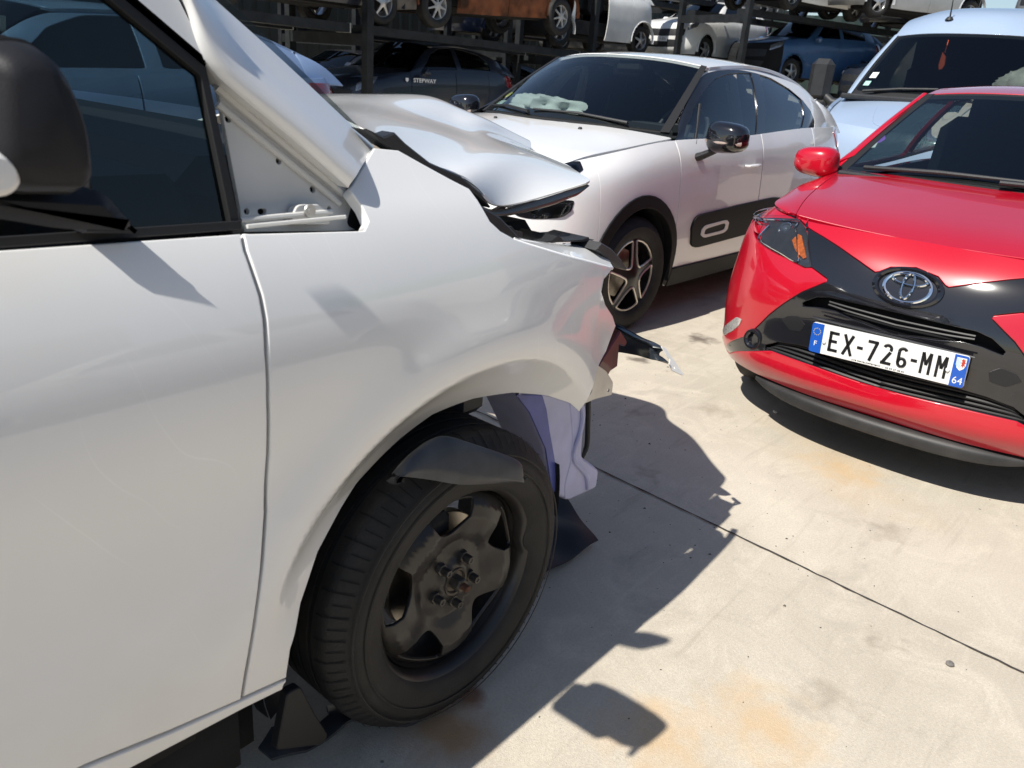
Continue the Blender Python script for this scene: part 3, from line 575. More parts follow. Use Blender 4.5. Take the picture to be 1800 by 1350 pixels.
# ================================================================ ground
def ground_mat():
    m=bpy.data.materials.new('concrete yard');m.use_nodes=True;nt=m.node_tree;N=nt.nodes;L=nt.links;b=N['Principled BSDF']
    tc=N.new('ShaderNodeTexCoord')
    def noise(sc,det=6,rough=.6,vec=None,dist=0):
        n=N.new('ShaderNodeTexNoise');n.inputs['Scale'].default_value=sc;n.inputs['Detail'].default_value=det;n.inputs['Roughness'].default_value=rough;n.inputs['Distortion'].default_value=dist
        L.new(vec or tc.outputs['Object'],n.inputs['Vector']);return n.outputs['Fac']
    def ramp(s,a,bb,ca,cb):
        r=N.new('ShaderNodeValToRGB');r.color_ramp.elements[0].position=a;r.color_ramp.elements[1].position=bb
        r.color_ramp.elements[0].color=(*ca,1);r.color_ramp.elements[1].color=(*cb,1);L.new(s,r.inputs[0]);return r.outputs[0]
    def mix(f,a,c,mode='MIX'):
        x=N.new('ShaderNodeMix');x.data_type='RGBA';x.blend_type=mode
        if isinstance(f,(int,float)):x.inputs['Factor'].default_value=f
        else:L.new(f,x.inputs['Factor'])
        L.new(a,x.inputs['A'])
        if isinstance(c,tuple):x.inputs['B'].default_value=(*c,1)
        else:L.new(c,x.inputs['B'])
        return x.outputs['Result']
    base=ramp(noise(1.1,7,.62,dist=.6),.3,.72,(.46,.41,.33),(.60,.545,.45))
    c=mix(ramp(noise(4.5,8,.7,dist=1.2),.50,.68,(0,0,0),(.55,.55,.55)),base,(.66,.60,.49))
    c=mix(ramp(noise(2.3,8,.7,dist=1.5),.56,.78,(0,0,0),(.55,.55,.55)),c,(.25,.22,.18))
    c=mix(ramp(noise(.8,5,.6,dist=.5),.60,.76,(0,0,0),(.5,.5,.5)),c,(.52,.37,.20))        # ochre stains
    # trowel streaks running across the slab
    mp=N.new('ShaderNodeMapping');mp.inputs['Scale'].default_value=(1.2,14,1);mp.inputs['Rotation'].default_value=(0,0,R(24));L.new(tc.outputs['Object'],mp.inputs[0])
    st=noise(1.6,5,.65,mp.outputs[0],.4)
    c=mix(ramp(st,.56,.70,(0,0,0),(.32,.32,.32)),c,(.68,.62,.51))
    c=mix(ramp(st,.30,.42,(.25,.25,.25),(0,0,0)),c,(.24,.20,.155))
    # fine grain, pits and dark flecks
    c=mix(ramp(noise(160,3,.6),.3,.7,(.35,.35,.35),(0,0,0)),c,(.26,.23,.185))
    vo=N.new('ShaderNodeTexVoronoi');vo.inputs['Scale'].default_value=9;L.new(tc.outputs['Object'],vo.inputs['Vector'])
    th=N.new('ShaderNodeMath');th.operation='MULTIPLY';L.new(ramp(vo.outputs['Distance'],.03,.05,(1,1,1),(0,0,0)),th.inputs[0]);L.new(ramp(noise(6,2),.52,.56,(0,0,0),(.75,.75,.75)),th.inputs[1])
    c=mix(th.outputs[0],c,(.10,.085,.07))
    # one rust patch by the wheel, dark oil under the next cars
    def spot(x,y,r0,r1,dist):
        v=N.new('ShaderNodeVectorMath');v.operation='DISTANCE';v.inputs[1].default_value=(x,y,0)
        w=N.new('ShaderNodeTexNoise');w.inputs['Scale'].default_value=14;w.inputs['Detail'].default_value=4;L.new(tc.outputs['Object'],w.inputs['Vector'])
        a=N.new('ShaderNodeVectorMath');a.operation='MULTIPLY_ADD';a.inputs[1].default_value=(dist,dist,0);a.inputs[2].default_value=(-dist/2,-dist/2,0)
        L.new(w.outputs['Color'],a.inputs[0]);d=N.new('ShaderNodeVectorMath');d.operation='ADD';L.new(tc.outputs['Object'],d.inputs[0]);L.new(a.outputs[0],d.inputs[1])
        L.new(d.outputs[0],v.inputs[0]);return ramp(v.outputs['Value'],r0,r1,(.85,.85,.85),(0,0,0))
    c=mix(spot(.055,.005,.02,.045,.06),c,(.20,.075,.03))
    c=mix(spot(-.05,-.02,.03,.12,.12),c,(.36,.20,.08))
    c=mix(spot(2.95,.95,.03,.10,.2),c,(.10,.075,.06))
    c=mix(spot(2.35,.98,.02,.06,.12),c,(.12,.10,.08))
    for sx_,sy_,ra_ in((1.55,-.45,.05),(.95,-.62,.03),(2.05,.42,.06),(1.75,.62,.035),(.62,-.58,.05),(1.30,.30,.04),(2.9,.25,.05)):c=mix(.55,c,mix(spot(sx_,sy_,ra_*.3,ra_*1.6,.22),c,(.25,.205,.155)))
    for sx_,sy_ in((.45,-.50),(.25,-.35),(1.9,-.2)):c=mix(.6,c,mix(spot(sx_,sy_,.03,.16,.3),c,(.55,.36,.17)))
    L.new(c,b.inputs['Base Color'])
    r=N.new('ShaderNodeMapRange');r.inputs['To Min'].default_value=.62;r.inputs['To Max'].default_value=.9;L.new(noise(5,4),r.inputs[0]);L.new(r.outputs[0],b.inputs['Roughness'])
    bp=N.new('ShaderNodeBump');bp.inputs['Strength'].default_value=.5;bp.inputs['Distance'].default_value=.003
    h=N.new('ShaderNodeMath');h.operation='ADD';L.new(noise(60,5,.7),h.inputs[0]);L.new(noise(320,2,.6),h.inputs[1]);L.new(h.outputs[0],bp.inputs['Height']);L.new(bp.outputs['Normal'],b.inputs['Normal'])
    return m
GM=ground_mat()
mb=MB();mb.add([(-200,-200,0),(260,-200,0),(260,260,0),(-200,260,0)],[(0,1,2,3)])
tag(mb.build('ground',GM,smooth=False),kind='structure')
# sawn joints in the slab, thin dark filled strips, slightly uneven
JM=mat('joint filler',(.055,.05,.045),.9,noise=.5,nscale=30)
rng=random.Random(4)
def joint(p,q,wd):
    p=np.array(p);q=np.array(q);L_=np.linalg.norm(q-p);d=(q-p)/L_;n=np.array((-d[1],d[0]));k=int(L_/.03);v=[];f=[]
    for i in range(k+1):
        c=p+d*L_*i/k+n*rng.gauss(0,.0012);w_=wd*rng.uniform(.55,1.3)
        v+=[(*(c-n*w_/2),.004),(*(c+n*w_/2),.004)]
        if i:f.append((2*i-2,2*i,2*i+1,2*i-1))
    return MB().add(v,f).build('slab_joint',JM,smooth=False)
A_=np.array((1.187,.415));d_=np.array((1.076-1.187,-.915-.415));d_/=np.linalg.norm(d_);e_=np.array((-d_[1],d_[0]))
jp=MB()
for k in range(-2,7):
    o=joint(A_+e_*4.2*k-d_*9,A_+e_*4.2*k+d_*5,.007);tag(o,kind='structure')
o=joint(A_+np.array((-8,3.9)),A_+np.array((24,1.2))+np.array((0,3.9)),.007);tag(o,kind='structure')

# ================================================================ the white van in front
van=thing('white_van','white van with buckled bonnet, missing front bumper and bare black steel wheel','van',(0,0,0))
FL=HF(van_f);WN=HF(win_f);QT=HF(qtr_f);FLD=HF(lambda u,v:np.stack([u,van_y(u,v),v],1))
for s_ in(FL,WN,QT,FLD):SIGN[id(s_)]=1
def vsign(s_):
    n=s_.nrm([-.3],[1.1 if s_ in(WN,QT) else .9])[0];SIGN[id(s_)]=1 if n[1]<0 else -1
for s_ in(FL,WN,QT,FLD):vsign(s_)
mb=MB();panel(mb,FL,OUT['fender'],step=.0105,thick=.02,r=.003,gap=.0006);fender=mb.build('fender',WHITE,van)
dg=[tuple(p) for p in OUT['door_gap']]
zb=dg[0][1];zs=dg[-1][1]
st=[tuple(p) for p in OUT['sill_top']];sb=[tuple(p) for p in OUT['sill_bot']]
slope=(st[3][1]-st[1][1])/(st[3][0]-st[1][0])
xl=-1.62
door_ol=dg+[(st[2][0],st[2][1]+.004),(st[3][0],st[3][1]+.004),(xl,st[3][1]+slope*.3*(xl-st[3][0])+.004),(xl,zb+.035)]
mb=MB();panel(mb,FLD,door_ol,step=.018,thick=.03,r=.003,gap=.0006);door=mb.build('door',WHITE,van)
sill_ol=[st[0],st[1],st[2],st[3],(-2.8,st[3][1]+.04),(-2.8,sb[3][1]),sb[3],sb[2],sb[1],sb[0]]
mb=MB();panel(mb,FLD,sill_ol,step=.02,thick=.03,r=.004,gap=.001);mb.build('sill',WHITE,van)
# rear flank and cargo body (beyond the frame)
mb=MB();panel(mb,FLD,[(xl-.008,.40),(xl-.008,zb+.03),(-3.0,zb+.03),(-3.0,.40)],step=.05,thick=.03,gap=.001);mb.build('side_panel',WHITE,van)
def upper(x0,x1,z0,z1):return [(x0,z0),(x1,z0),(x1,z1),(x0,z1)]
mb=MB();panel(mb,WN,upper(-3.0,-1.66,zb+.034,1.66),step=.08,thick=.03,gap=.001);mb.build('cargo_side',WHITE,van)
# window glass, frame and seal
g0,g1,g2=[np.array(p) for p in OUT['glass']]
sl_=(g0[0]-g1[0])/(g0[1]-g1[1]);zt=1.62
gt=(g1[0]+sl_*(zt-g1[1]),zt)
gl=[tuple(g2),tuple(g1),gt,(-1.58,zt),(-1.58,g2[1]+.02)]
mb=MB();panel(mb,WN,gl,step=.06,thick=.004,gap=.0,off=-.012,back=False);mb.build('window',GLASS,van)
def band(pts,w,surf,off,th,name,m,par):
    """a strip of width w along a poly-line on a surface"""
    P=np.array(pts,float);d=np.gradient(P,axis=0);d/=np.linalg.norm(d,axis=1,keepdims=True);n=np.stack([-d[:,1],d[:,0]],1)
    a=P;b=P+n*w;mb=MB();panel(mb,surf,np.concatenate([a,b[::-1]]),step=.012,thick=th,r=.002,gap=0,off=off);return mb.build(name,m,par)
line=[tuple(g2+np.array((.002,-.004))),tuple(g1),gt,]
band(line,.014,WN,-.002,.016,'window_seal',SEAL,van)
band([(-1.6,g2[1]+.015),(-1.0,g2[1]+.012),tuple(g2)],.012,WN,.004,.016,'belt_seal',SEAL,van)
sm=[tuple(p) for p in OUT['seam']];s_top=(sm[-1][0]+(g0[0]-g1[0])*2.2,sm[-1][1]+(g0[1]-g1[1])*2.2)
frm=[tuple(g1+np.array((.002,.0))),*sm[1:],(sm[-1][0]-.05,sm[-1][1]+.075),(sm[-1][0]-.24,1.60),(-.95,1.70),(-1.64,1.72),(-1.64,zt+.004),(gt[0],zt+.004)]
mb=MB();panel(mb,WN,frm,step=.02,thick=.04,r=.004,gap=.001,off=.004);mb.build('window_frame',WHITE,van)
# front pillar
PI=Patch(OUT['pillar']);n=PI.nrm([.4],[.5])[0];SIGN[id(PI)]=1 if n[1]<0 else -1
mb=MB();mb.grid(PI,50,26,thick=0);
e=PI.ev(np.linspace(0,1,50),np.zeros(50));mb2=e+np.array((0,.045,0))
mb.add(np.concatenate([e,mb2]),[(i,i+1,51+i,50+i) for i in range(49)])
mb.build('pillar',WHITE,van)
# triangular corner panel with fixing holes
def hole(x,z,r,n=14):return [(x+r*math.cos(2*math.pi*k/n),z+r*math.sin(2*math.pi*k/n)) for k in range(n)]
mb=MB();hs=[hole(*h) for h in OUT['qholes']]
hs[4]=[(p[0]+ (0.004 if i in(0,1,2,3,11,12,13) else -.002),p[1]) for i,p in enumerate(hs[4])]
q_ol=np.array(OUT['qtr']);qd=np.array(OUT['qdark'])
panel(mb,QT,q_ol,hs,step=.012,thick=.008,r=.001,gap=.0);mb.build('corner_panel',WHITE_IN,van)
mb=MB();panel(mb,QT,q_ol,step=.03,thick=.002,gap=.004,off=-.012);mb.build('inner_panel',DARK,van)
mb=MB();panel(mb,QT,rnd(qd,.012),step=.01,thick=.002,gap=0,off=.0015);mb.build('pillar_opening',DARK,van)
for a_,w_,o_ in((.010,.007,.016),(.026,.005,.010)):
    p0=np.array(q_ol[0])+np.array((-.004-a_*.2,-a_*1.35));p1=np.array(q_ol[1])+np.array((-a_*.6,-a_*.9));mb=MB()
    P_=[ (p0[0]+(p1[0]-p0[0])*t,p0[1]+(p1[1]-p0[1])*t) for t in np.linspace(0.02,.97,14)]
    mb.tube([(x,float(win_y(x,z))+.03-.003,z) for x,z in P_],w_,8);mb.build('flange',WHITE_IN,van)
br=np.array(OUT['brk']);mb=MB()
BS=HF(lambda u,v:np.stack([u,win_y(u,v)+.012+.0*u,v],1));SIGN[id(BS)]=1 if BS.nrm([0.],[1.])[0][1]<0 else -1
panel(mb,BS,rnd(br,.008),step=.01,thick=.016,gap=0,off=.003);tab_=mb.build('bracket',WHITE_IN,van)
cb=br.mean(0)+np.array((-.004,.004));mb=MB();mb.lathe([(0,-.004),(.0045,-.004),(.0045,-.002),(.009,-.002),(.010,0)],20,'y',(cb[0],win_y(0,cb[1])+.001,cb[1]));mb.build('bolt',GALV,tab_)
mb=MB();mb.tube([(x,.043,zb+.004+.0*x) for x in np.linspace(-.425,-.262,8)],.003,8);mb.tube([(x,.058,zb+.010) for x in np.linspace(-.425,-.275,8)],.004,8);mb.build('ledge',WHITE_IN,van)
# inner shell closing the gaps
mb=MB()
IN=HF(lambda u,v:np.stack([u,van_y(u,v)+.024,v],1));SIGN[id(IN)]=SIGN[id(FLD)]
panel(mb,IN,[(-2.9,.36),(-.50,.34),(-.45,.60),(-.40,.70),(-.36,1.05),(-2.9,1.06)],step=.05,thick=.002,gap=0)
mb.box((-1.75,.9,.30),(2.4,1.7,.04));mb.box((-1.64,.13,.24),(2.46,.03,.22));mb.box((-.62,.16,.24),(.3,.2,.16));mb.box((-2.35,.9,.75),(.04,1.6,.9))
mb.build('inner_body',DARK,van)
# far side, roof, windscreen
mb=MB()
FY=1.76
for (a,b,c,d) in((-3.0,-.30,.40,1.06),):mb.box(((a+b)/2,FY,(c+d)/2),(b-a,.05,d-c),bev=.02)
mb.box((-2.3,FY-.1,1.40),(1.3,.05,.66),bev=.02)
mb.box((-1.0,FY-.08,1.69),(1.4,.06,.10),bev=.02)
mb.build('far_side',WHITE,van)
mb=MB();prof=[(-.74,1.66),(-.70,1.70),(-.95,1.76),(-1.6,1.81),(-2.4,1.81),(-3.0,1.78)]
rows=[[(x,y,z-.07*abs((y-.9)/.72)**3) for y in np.linspace(.17,1.63,9)] for x,z in prof[1:]]
RP=Patch(rows);SIGN[id(RP)]=1 if RP.nrm([.5],[.5])[0][2]>0 else -1
mb.grid(RP,24,18);mb.build('roof',WHITE,van)
pl=np.array(OUT['pillar'])[:,-1]
mb=MB();mb.tube([(p[0]-.0,FY-.13-(p[1]-.14)*.8,p[2]) for p in pl],.05,12);mb.build('pillar',WHITE,van)
rows=[[(p[0]+.14*(1-((y-.9)/.8)**2),y,p[2]+.0) for y in np.linspace(p[1]+.01,1.8-p[1]-.01,7)] for p in pl[[0,2,4,5]]]
WS=Patch(rows);mb=MB();mb.grid(WS,14,14);mb.build('windscreen',SCREEN,van)
# dark cabin: dashboard, seats, steering wheel
mb=MB();mb.box((-.50,.92,.96),(.40,1.50,.26),bev=.06);mb.box((-.22,.92,1.03),(.44,1.5,.22),bev=.05);mb.box((-.52,1.3,1.12),(.26,.5,.16),bev=.05);mb.box((-.50,.30,1.05),(.2,.3,.14),bev=.05);mb.build('dashboard',BLACK,van)
for y in(.45,1.3):
    mb=MB();mb.box((-1.25,y,.75),(.5,.5,.18),bev=.06);mb.box((-1.5,y,1.12),(.16,.48,.66),bev=.06,r=Matrix.Rotation(R(-10),3,'Y'));mb.box((-1.56,y,1.55),(.1,.26,.2),bev=.04);mb.build('seat',BLACK,van)
mb=MB();mb.lathe([(.185+.014*math.cos(t),.014*math.sin(t)) for t in np.linspace(0,2*math.pi,10)[:-1]],40,'x',closed=True)
mb.box((0,0,0),(.03,.12,.1),bev=.01);mb.box((0,0,-.02),(.012,.36,.03));mb.box((0,0,-.1),(.012,.03,.18))
mb.build('steering_wheel',BLACK,van,M=np.array(Matrix.Translation((-.78,1.3,1.05))@Matrix.Rotation(R(-25),4,'Y')))
# bonnet: buckled and lifted off its catch
h=[np.array(r) for r in OUT['hood']]
for i in range(4):h[1][i]=h[0][i]+np.array((-.008,.05,.014))
f1=h[4]+np.array((-.06,.42,-.10));f2=h[4]+np.array((-.22,.80,-.24))
HP=Patch(np.stack([h[0],h[1],h[2],h[3],h[4],f1,f2],1))
SIGN[id(HP)]=1 if HP.nrm([.4],[.5])[0][2]>0 else -1
mb=MB();panel(mb,HP,rnd([(0,0),(1,0),(1,1),(0,1)],.02),step=.015,thick=.005,r=.0015,gap=0,back=True);hood=mb.build('bonnet',WHITE,van)
# dark inner lip under the leading edge of the bonnet
u=np.linspace(.60,1.0,26);e=HP.ev(u,np.zeros(26));dr=np.interp(np.linspace(0,1,26),[0,.3,.75,.93,1],[.008,.015,.024,.020,.005])
rows_=[e+np.array((-.002,.012,-.010)),e-np.stack([0*dr,-.006+0*dr,.010+dr*.6],1),e-np.stack([0*dr,-.016+0*dr,.010+dr],1),e-np.stack([0*dr,-.06+0*dr,.012+dr],1)]
LP=Patch(np.stack(rows_,1));SIGN[id(LP)]=1 if LP.nrm([.5],[.4])[0][1]<0 else -1
mb=MB();mb.grid(LP,50,12);mb.build('inner_lip',mat('brown black lip',(.05,.042,.032),.3,coat=.5,coat_r=.15,noise=.3,nscale=8),hood)
# turned-over top edge of the wing behind the missing lamp
TF=Patch(np.stack([np.array(OUT['topf'][0]),(np.array(OUT['topf'][0])+np.array(OUT['topf'][1]))/2+np.array((0,0,.004)),np.array(OUT['topf'][1])],1));SIGN[id(TF)]=1 if TF.nrm([.5],[.5])[0][2]>0 else -1
mb=MB();panel(mb,TF,[(0,0),(1,0),(1,1),(0,1)],step=.012,thick=.006,r=.002,gap=0,back=True);mb.build('wing_top',WHITE,van)

# ---------------------------------------------------------------- front wheel of the van
WX,WZ,RR=0.0,.3204,.216
wheel=empty('wheel',(WX,.0,WZ),R(-1.6));wheel.parent=van
RT=.3204
def tyre(lip,RT,w,n,groove=True,flat=0):
    """tyre profile (r,h): h=0 is the outer rim plane, growing inwards"""
    p=[(lip-.012,.012),(lip-.004,.0),(lip+.006,-.006),(lip+.03,-.013),(lip+.055,-.014),(RT-.045,-.010),(RT-.032,-.004),(RT-.018,.008),(RT-.006,.020),(RT-.002,.028)]
    if groove:
        for k in range(4):
            a=.036+(w-.064)*k/4;bb=.036+(w-.064)*(k+1)/4
            p+=[(RT,a),(RT,bb-.010),(RT-.007,bb-.008),(RT-.007,bb-.002),(RT,bb)]
    p+=[(RT-.002,w-.025),(RT-.02,w-.006),(RT-.05,w+.006),(lip+.02,w),(lip,w-.012),(lip-.012,w-.02)]
    return p
def dent(r,h,t):
    d=math.exp(-((t-R(6))/R(9))**2);k=max(0,min(1,(r-.17)/.04))*max(0,1-abs(r-.21)/.06)
    return r-.016*d*k,h+.006*d*k
mb=MB();mb.lathe(tyre(.214,RT,.205,0),120,'y',warp=dent)
# shoulder sipes and raised sidewall ribs
for k in range(76):
    t=2*math.pi*k/76;c=np.array((math.cos(t),0,math.sin(t)));
    if abs(c[2])>2:continue
    a=np.array((-c[2],0,c[0]))
    for (h0,h1,rr) in((.010,.034,RT-.003),):
        q=[c*(rr-.014)+np.array((0,h0-.004,0))+a*s_*.0022 for s_ in(-1,1)]+[c*(rr+.0008)+np.array((0,h1,0))+a*s_*.0022 for s_ in(1,-1)]
tyre_o=mb.build('tyre',RUBBER,wheel,ang=40)
mb=MB()
for k in range(84):
    t=2*math.pi*k/84;c=np.array((math.cos(t),0,math.sin(t)));a=np.array((-c[2],0,c[0]))
    pr=[(RT-.0285,-.0035),(RT-.0165,.0085),(RT-.0045,.021),(RT+.0012,.030),(RT+.0012,.050)];w_=.0014 if k%2 else .001;n_=5 if k%2 else 3
    v=[c*(r+.0008)+np.array((0,h-.0008,0))+a*(s_*w_+(h-.02)*.12) for r,h in pr[:n_] for s_ in(-1,1)];mb.add(v,[(2*i,2*i+1,2*i+3,2*i+2) for i in range(n_-1)])
for k in range(3):
    h=.058+k*.036;mb.lathe([(RT+.0006,h),(RT+.0006,h+.008)],90,'y')
mb.build('tread_groove',DARK,tyre_o,smooth=False)
mb=MB();mb.lathe([(.255,-.0165),(.2575,-.0175),(.260,-.0165)],96,'y');mb.lathe([(.282,-.0145),(.2845,-.0155),(.287,-.0140)],96,'y');mb.build('sidewall_rib',RUBBER,tyre_o)
rim=empty('rim',(0,0,0));rim.parent=wheel
mb=MB();mb.lathe([(.196,.03),(.199,.012),(.206,.004),(.2145,-.001),(.2185,.001),(.2195,.006),(.215,.012),(.206,.020),(.198,.030),(.190,.055),(.180,.085),(.182,.13),(.196,.17),(.20,.2),(.198,.2),(.176,.13),(.176,.088),(.186,.055),(.193,.03)],110,'y',warp=dent);mb.build('rim_barrel',STEEL,rim,ang=50)
def disc(u,v):
    r=np.hypot(u,v);a=np.arctan2(v,u)
    h=np.interp(r,[0,.035,.05,.085,.105,.14,.165,.185,.2],[.020,.020,.030,.034,.024,.014,.018,.034,.05])
    h=h+.006*np.cos(5*(a-R(90)))*np.clip((r-.06)/.05,0,1)
    return np.stack([u,h,v],1)
DS=HF(disc);SIGN[id(DS)]=1 if DS.nrm([.1],[.0])[0][1]<0 else -1
hol=[]
for k in range(5):
    t0=R(95+72*k);pts=[]
    for s_ in np.linspace(-1,1,9):pts.append((.178,s_*R(20)))
    for s_ in np.linspace(1,-1,13)[1:-1]:
        pts.append((.178-.066*math.cos(s_*math.pi/2)**.5,s_*R(22)*(1-.18*(1-abs(s_)))))
    hol.append([(r*math.cos(t0+a),r*math.sin(t0+a)) for r,a in pts])
mb=MB();panel(mb,DS,hole(0,0,.190,60),hol+[hole(0,0,.024,20)],step=.0075,thick=.007,r=.0025,gap=0,back=True);mb.build('wheel_disc',STEEL,rim)
for k in range(5):
    t=R(58+72*k);c=(.052*math.cos(t),0,.052*math.sin(t))
    mb=MB();mb.lathe([(0,.006),(.004,.006),(.005,.004),(.0085,.004),(.0092,.008),(.0092,.022),(.0125,.023),(.0135,.030),(.014,.034)],6,'y',c);mb.build('wheel_bolt',mat('dull bolt steel',(.085,.078,.07),.42,metal=.6,noise=.3,nscale=60),rim,smooth=False)
HUB=mat('hub metal',(.10,.085,.07),.5,metal=.5,noise=.4,nscale=70)
mb=MB();mb.lathe([(.023,.03),(.026,.018),(.030,.017),(.032,.024)],40,'y');mb.lathe([(0,.022),(.023,.022),(.024,.03)],40,'y')
mb.lathe([(.0,-.002),(.0135,-.002),(.0155,.001),(.0155,.022)],6,'y');hubo=mb.build('hub',HUB,rim,smooth=True,ang=25)
mb=MB();mb.lathe([(.0,-.018),(.006,-.018),(.0075,-.016),(.0075,0)],16,'y');mb.build('axle_end',RUST,hubo)
# brake disc and drum faces seen through the openings
mb=MB();mb.lathe([(.07,.075),(.128,.075),(.130,.077),(.130,.095),(.07,.095)],72,'y');mb.lathe([(.070,.05),(.072,.075)],50,'y');mb.lathe([(0,.048),(.068,.048),(.071,.052)],50,'y');mb.build('brake_disc',BRIGHT,wheel)
mb=MB();mb.box((-.04,.085,.115),(.12,.06,.05),bev=.012);mb.build('brake_caliper',mat('cast iron',(.05,.045,.04),.7,noise=.3,nscale=40),wheel)
# ---------------------------------------------------------------- what the open wheel arch shows
mb=MB();m_=40;v=[];f=[]
for i in range(m_+1):
    t=R(-5)+R(200)*i/m_
    for rr,y in((AR-.004,.085),(AR-.002,.12),(AR-.02,.2),(AR-.03,.40)):v.append((AX+rr*math.cos(t)*.985,y,AZ+rr*math.sin(t)))
for i in range(m_):
    if 3<i<17:continue
    for j in range(3):f.append((i*4+j,i*4+j+1,(i+1)*4+j+1,(i+1)*4+j))
mb.add(v,f);mb.build('arch_liner',BLACK,van)
# loose flap of the liner lying over the tyre
a=curve(OUT['flap_top'],np.linspace(0,1,40));b=curve(OUT['flap_bot'],np.linspace(0,1,40))
FP=Patch(np.stack([a[::3],(a*.72+b*.28)[::3]+np.array((0,-.006,.004)),(a*.4+b*.6)[::3]+np.array((0,-.010,-.002)),(a*.28+b*.72)[::3]+np.array((0,-.009,-.006)),b[::3]],1));SIGN[id(FP)]=1 if FP.nrm([.5],[.5])[0][1]<0 else -1
mb=MB();panel(mb,FP,[(0,0),(1,0),(1,1),(0,1)],step=.008,thick=.012,r=.003,gap=0,back=True);mb.build('torn_liner',mat('liner plastic',(.045,.05,.058),.36,bump=.12,bscale=600,noise=.2,nscale=25,dust=.02),van)
mb=MB();P_=[(AX+(AR-.012)*math.cos(R(t)),.085,AZ+(AR-.012)*math.sin(R(t))) for t in np.linspace(120,196,16)]
Q_=[(AX+(AR-.052)*math.cos(R(t)),.095,AZ+(AR-.052)*math.sin(R(t))) for t in np.linspace(120,196,16)]
mb.add(P_+Q_,[(i,i+1,17+i,16+i) for i in range(15)]);mb.build('liner_edge',BLACK,van)
# engine bay mass, strut tower, inner wing
mb=MB();mb.box((.22,.95,.80),(.46,1.5,.36),bev=.04);mb.box((.0,.95,.70),(1.0,1.0,.2),bev=.03);mb.box((.50,.98,.76),(.12,1.25,.26),bev=.03);mb.build('engine_bay',DARK,van)
mb=MB();mb.lathe([(.05,.0),(.07,.02),(.075,.2),(.09,.22),(.09,.25),(0,.25)],28,'z',(-.02,.32,.52));mb.build('strut',mat('strut black',(.03,.03,.032),.5),van)
mb=MB();mb.prism([(-.12,1.085),(.0,1.085),(.06,1.066),(.13,1.035),(.20,.985),(.28,.925),(.48,.87),(.54,.75),(.50,.68),(-.2,.74)],.075,.16,'y',bev=.004);mb.build('inner_wing_and_added_slab',BLACK,van)  # dark slab added to stop light leaking between bonnet and wing
mb=MB();mb.box((.12,.26,.71),(.30,.012,.14),bev=.004);mb.box((.20,.22,.74),(.03,.09,.18),bev=.006);mb.build('inner_wing_and_added_slab',WHITE_IN,van)
mb=MB();mb.box((.17,.20,.655),(.10,.10,.13),bev=.02);mb.tube([(.08,.2,.73),(.12,.16,.70),(.20,.17,.70),(.26,.2,.72)],.011,10);mb.tube([(.10,.22,.74),(.16,.17,.73),(.24,.19,.75)],.008,8);mb.build('wiring',mat('loom black',(.02,.022,.028),.5),van)
# washer tank
tk=np.array(OUT['tank']);tm=mat('washer tank plastic',(.46,.47,.66),.38,noise=.12,nscale=14,spec=.4,bump=.05,bscale=90)
tm.node_tree.nodes['Principled BSDF'].inputs['Subsurface Weight'].default_value=.5
tm.node_tree.nodes['Principled BSDF'].inputs['Subsurface Radius'].default_value=(.02,.02,.03)
mb=MB();TKS=HF(lambda u,v:np.stack([u,.10+0*u,v],1));SIGN[id(TKS)]=1 if TKS.nrm([0.],[0.])[0][1]<0 else -1
panel(mb,TKS,rnd(tk[:,[0,2]],.014,4),step=.012,thick=.13,r=.010,gap=0,back=True);
tank=mb.build('washer_tank',tm,van,ang=40)
tl_=np.array(OUT['tank_left']);mb=MB();panel(mb,TKS,rnd(tl_[:,[0,2]],.006,3),step=.012,thick=.003,r=.002,gap=0,off=.001);mb.build('tank_shaded_side',mat('shaded tank blue',(.09,.11,.36),.4,noise=.25,nscale=12),tank)  # shaded left face of the tank, its shade put into a darker blue panel
rg=np.array(OUT['tank_ridge']);mb=MB();mb.tube(curve(OUT['tank_seam'],np.linspace(0,1,24))+np.array((0,.012,0)),.0065,8);mb.tube(curve(rg,np.linspace(0,1,14))+np.array((0,.012,0)),.004,8);mb.build('seam_rib',tm,tank)
mb=MB();mb.tube(curve(OUT['hose'],np.linspace(0,1,16)),[.0075]*10+[.006]*2+[.004]*4,10);mb.tube([tuple(np.array(OUT['hose'][2])+np.array((-.004,0,-.0))),tuple(np.array(OUT['hose'][4])+np.array((-.014,0,0)))],.003,8);mb.build('hose',BLACK,van)
g=np.array(OUT['galv']);gh=OUT['galv_hole'];GS=HF(lambda u,v:np.stack([u,.12+0*u+.5*np.maximum(0,.66-v)**1.5*0,v],1));SIGN[id(GS)]=1 if GS.nrm([0.],[0.])[0][1]<0 else -1
mb=MB();panel(mb,GS,rnd(g[:,[0,2]],.008),[hole(gh[0],gh[2],.0045)],step=.01,thick=.004,r=.001,gap=0,back=True);mb.build('mounting_plate',GALV,van)
rb=np.array(OUT['redbar']);mb=MB();mb.prism(rb[:,[0,2]],.13,.9,'y',bev=.004);mb.build('cross_member',mat('dark red lacquer',(.11,.012,.016),.3,coat=.5,noise=.3,nscale=20),van)
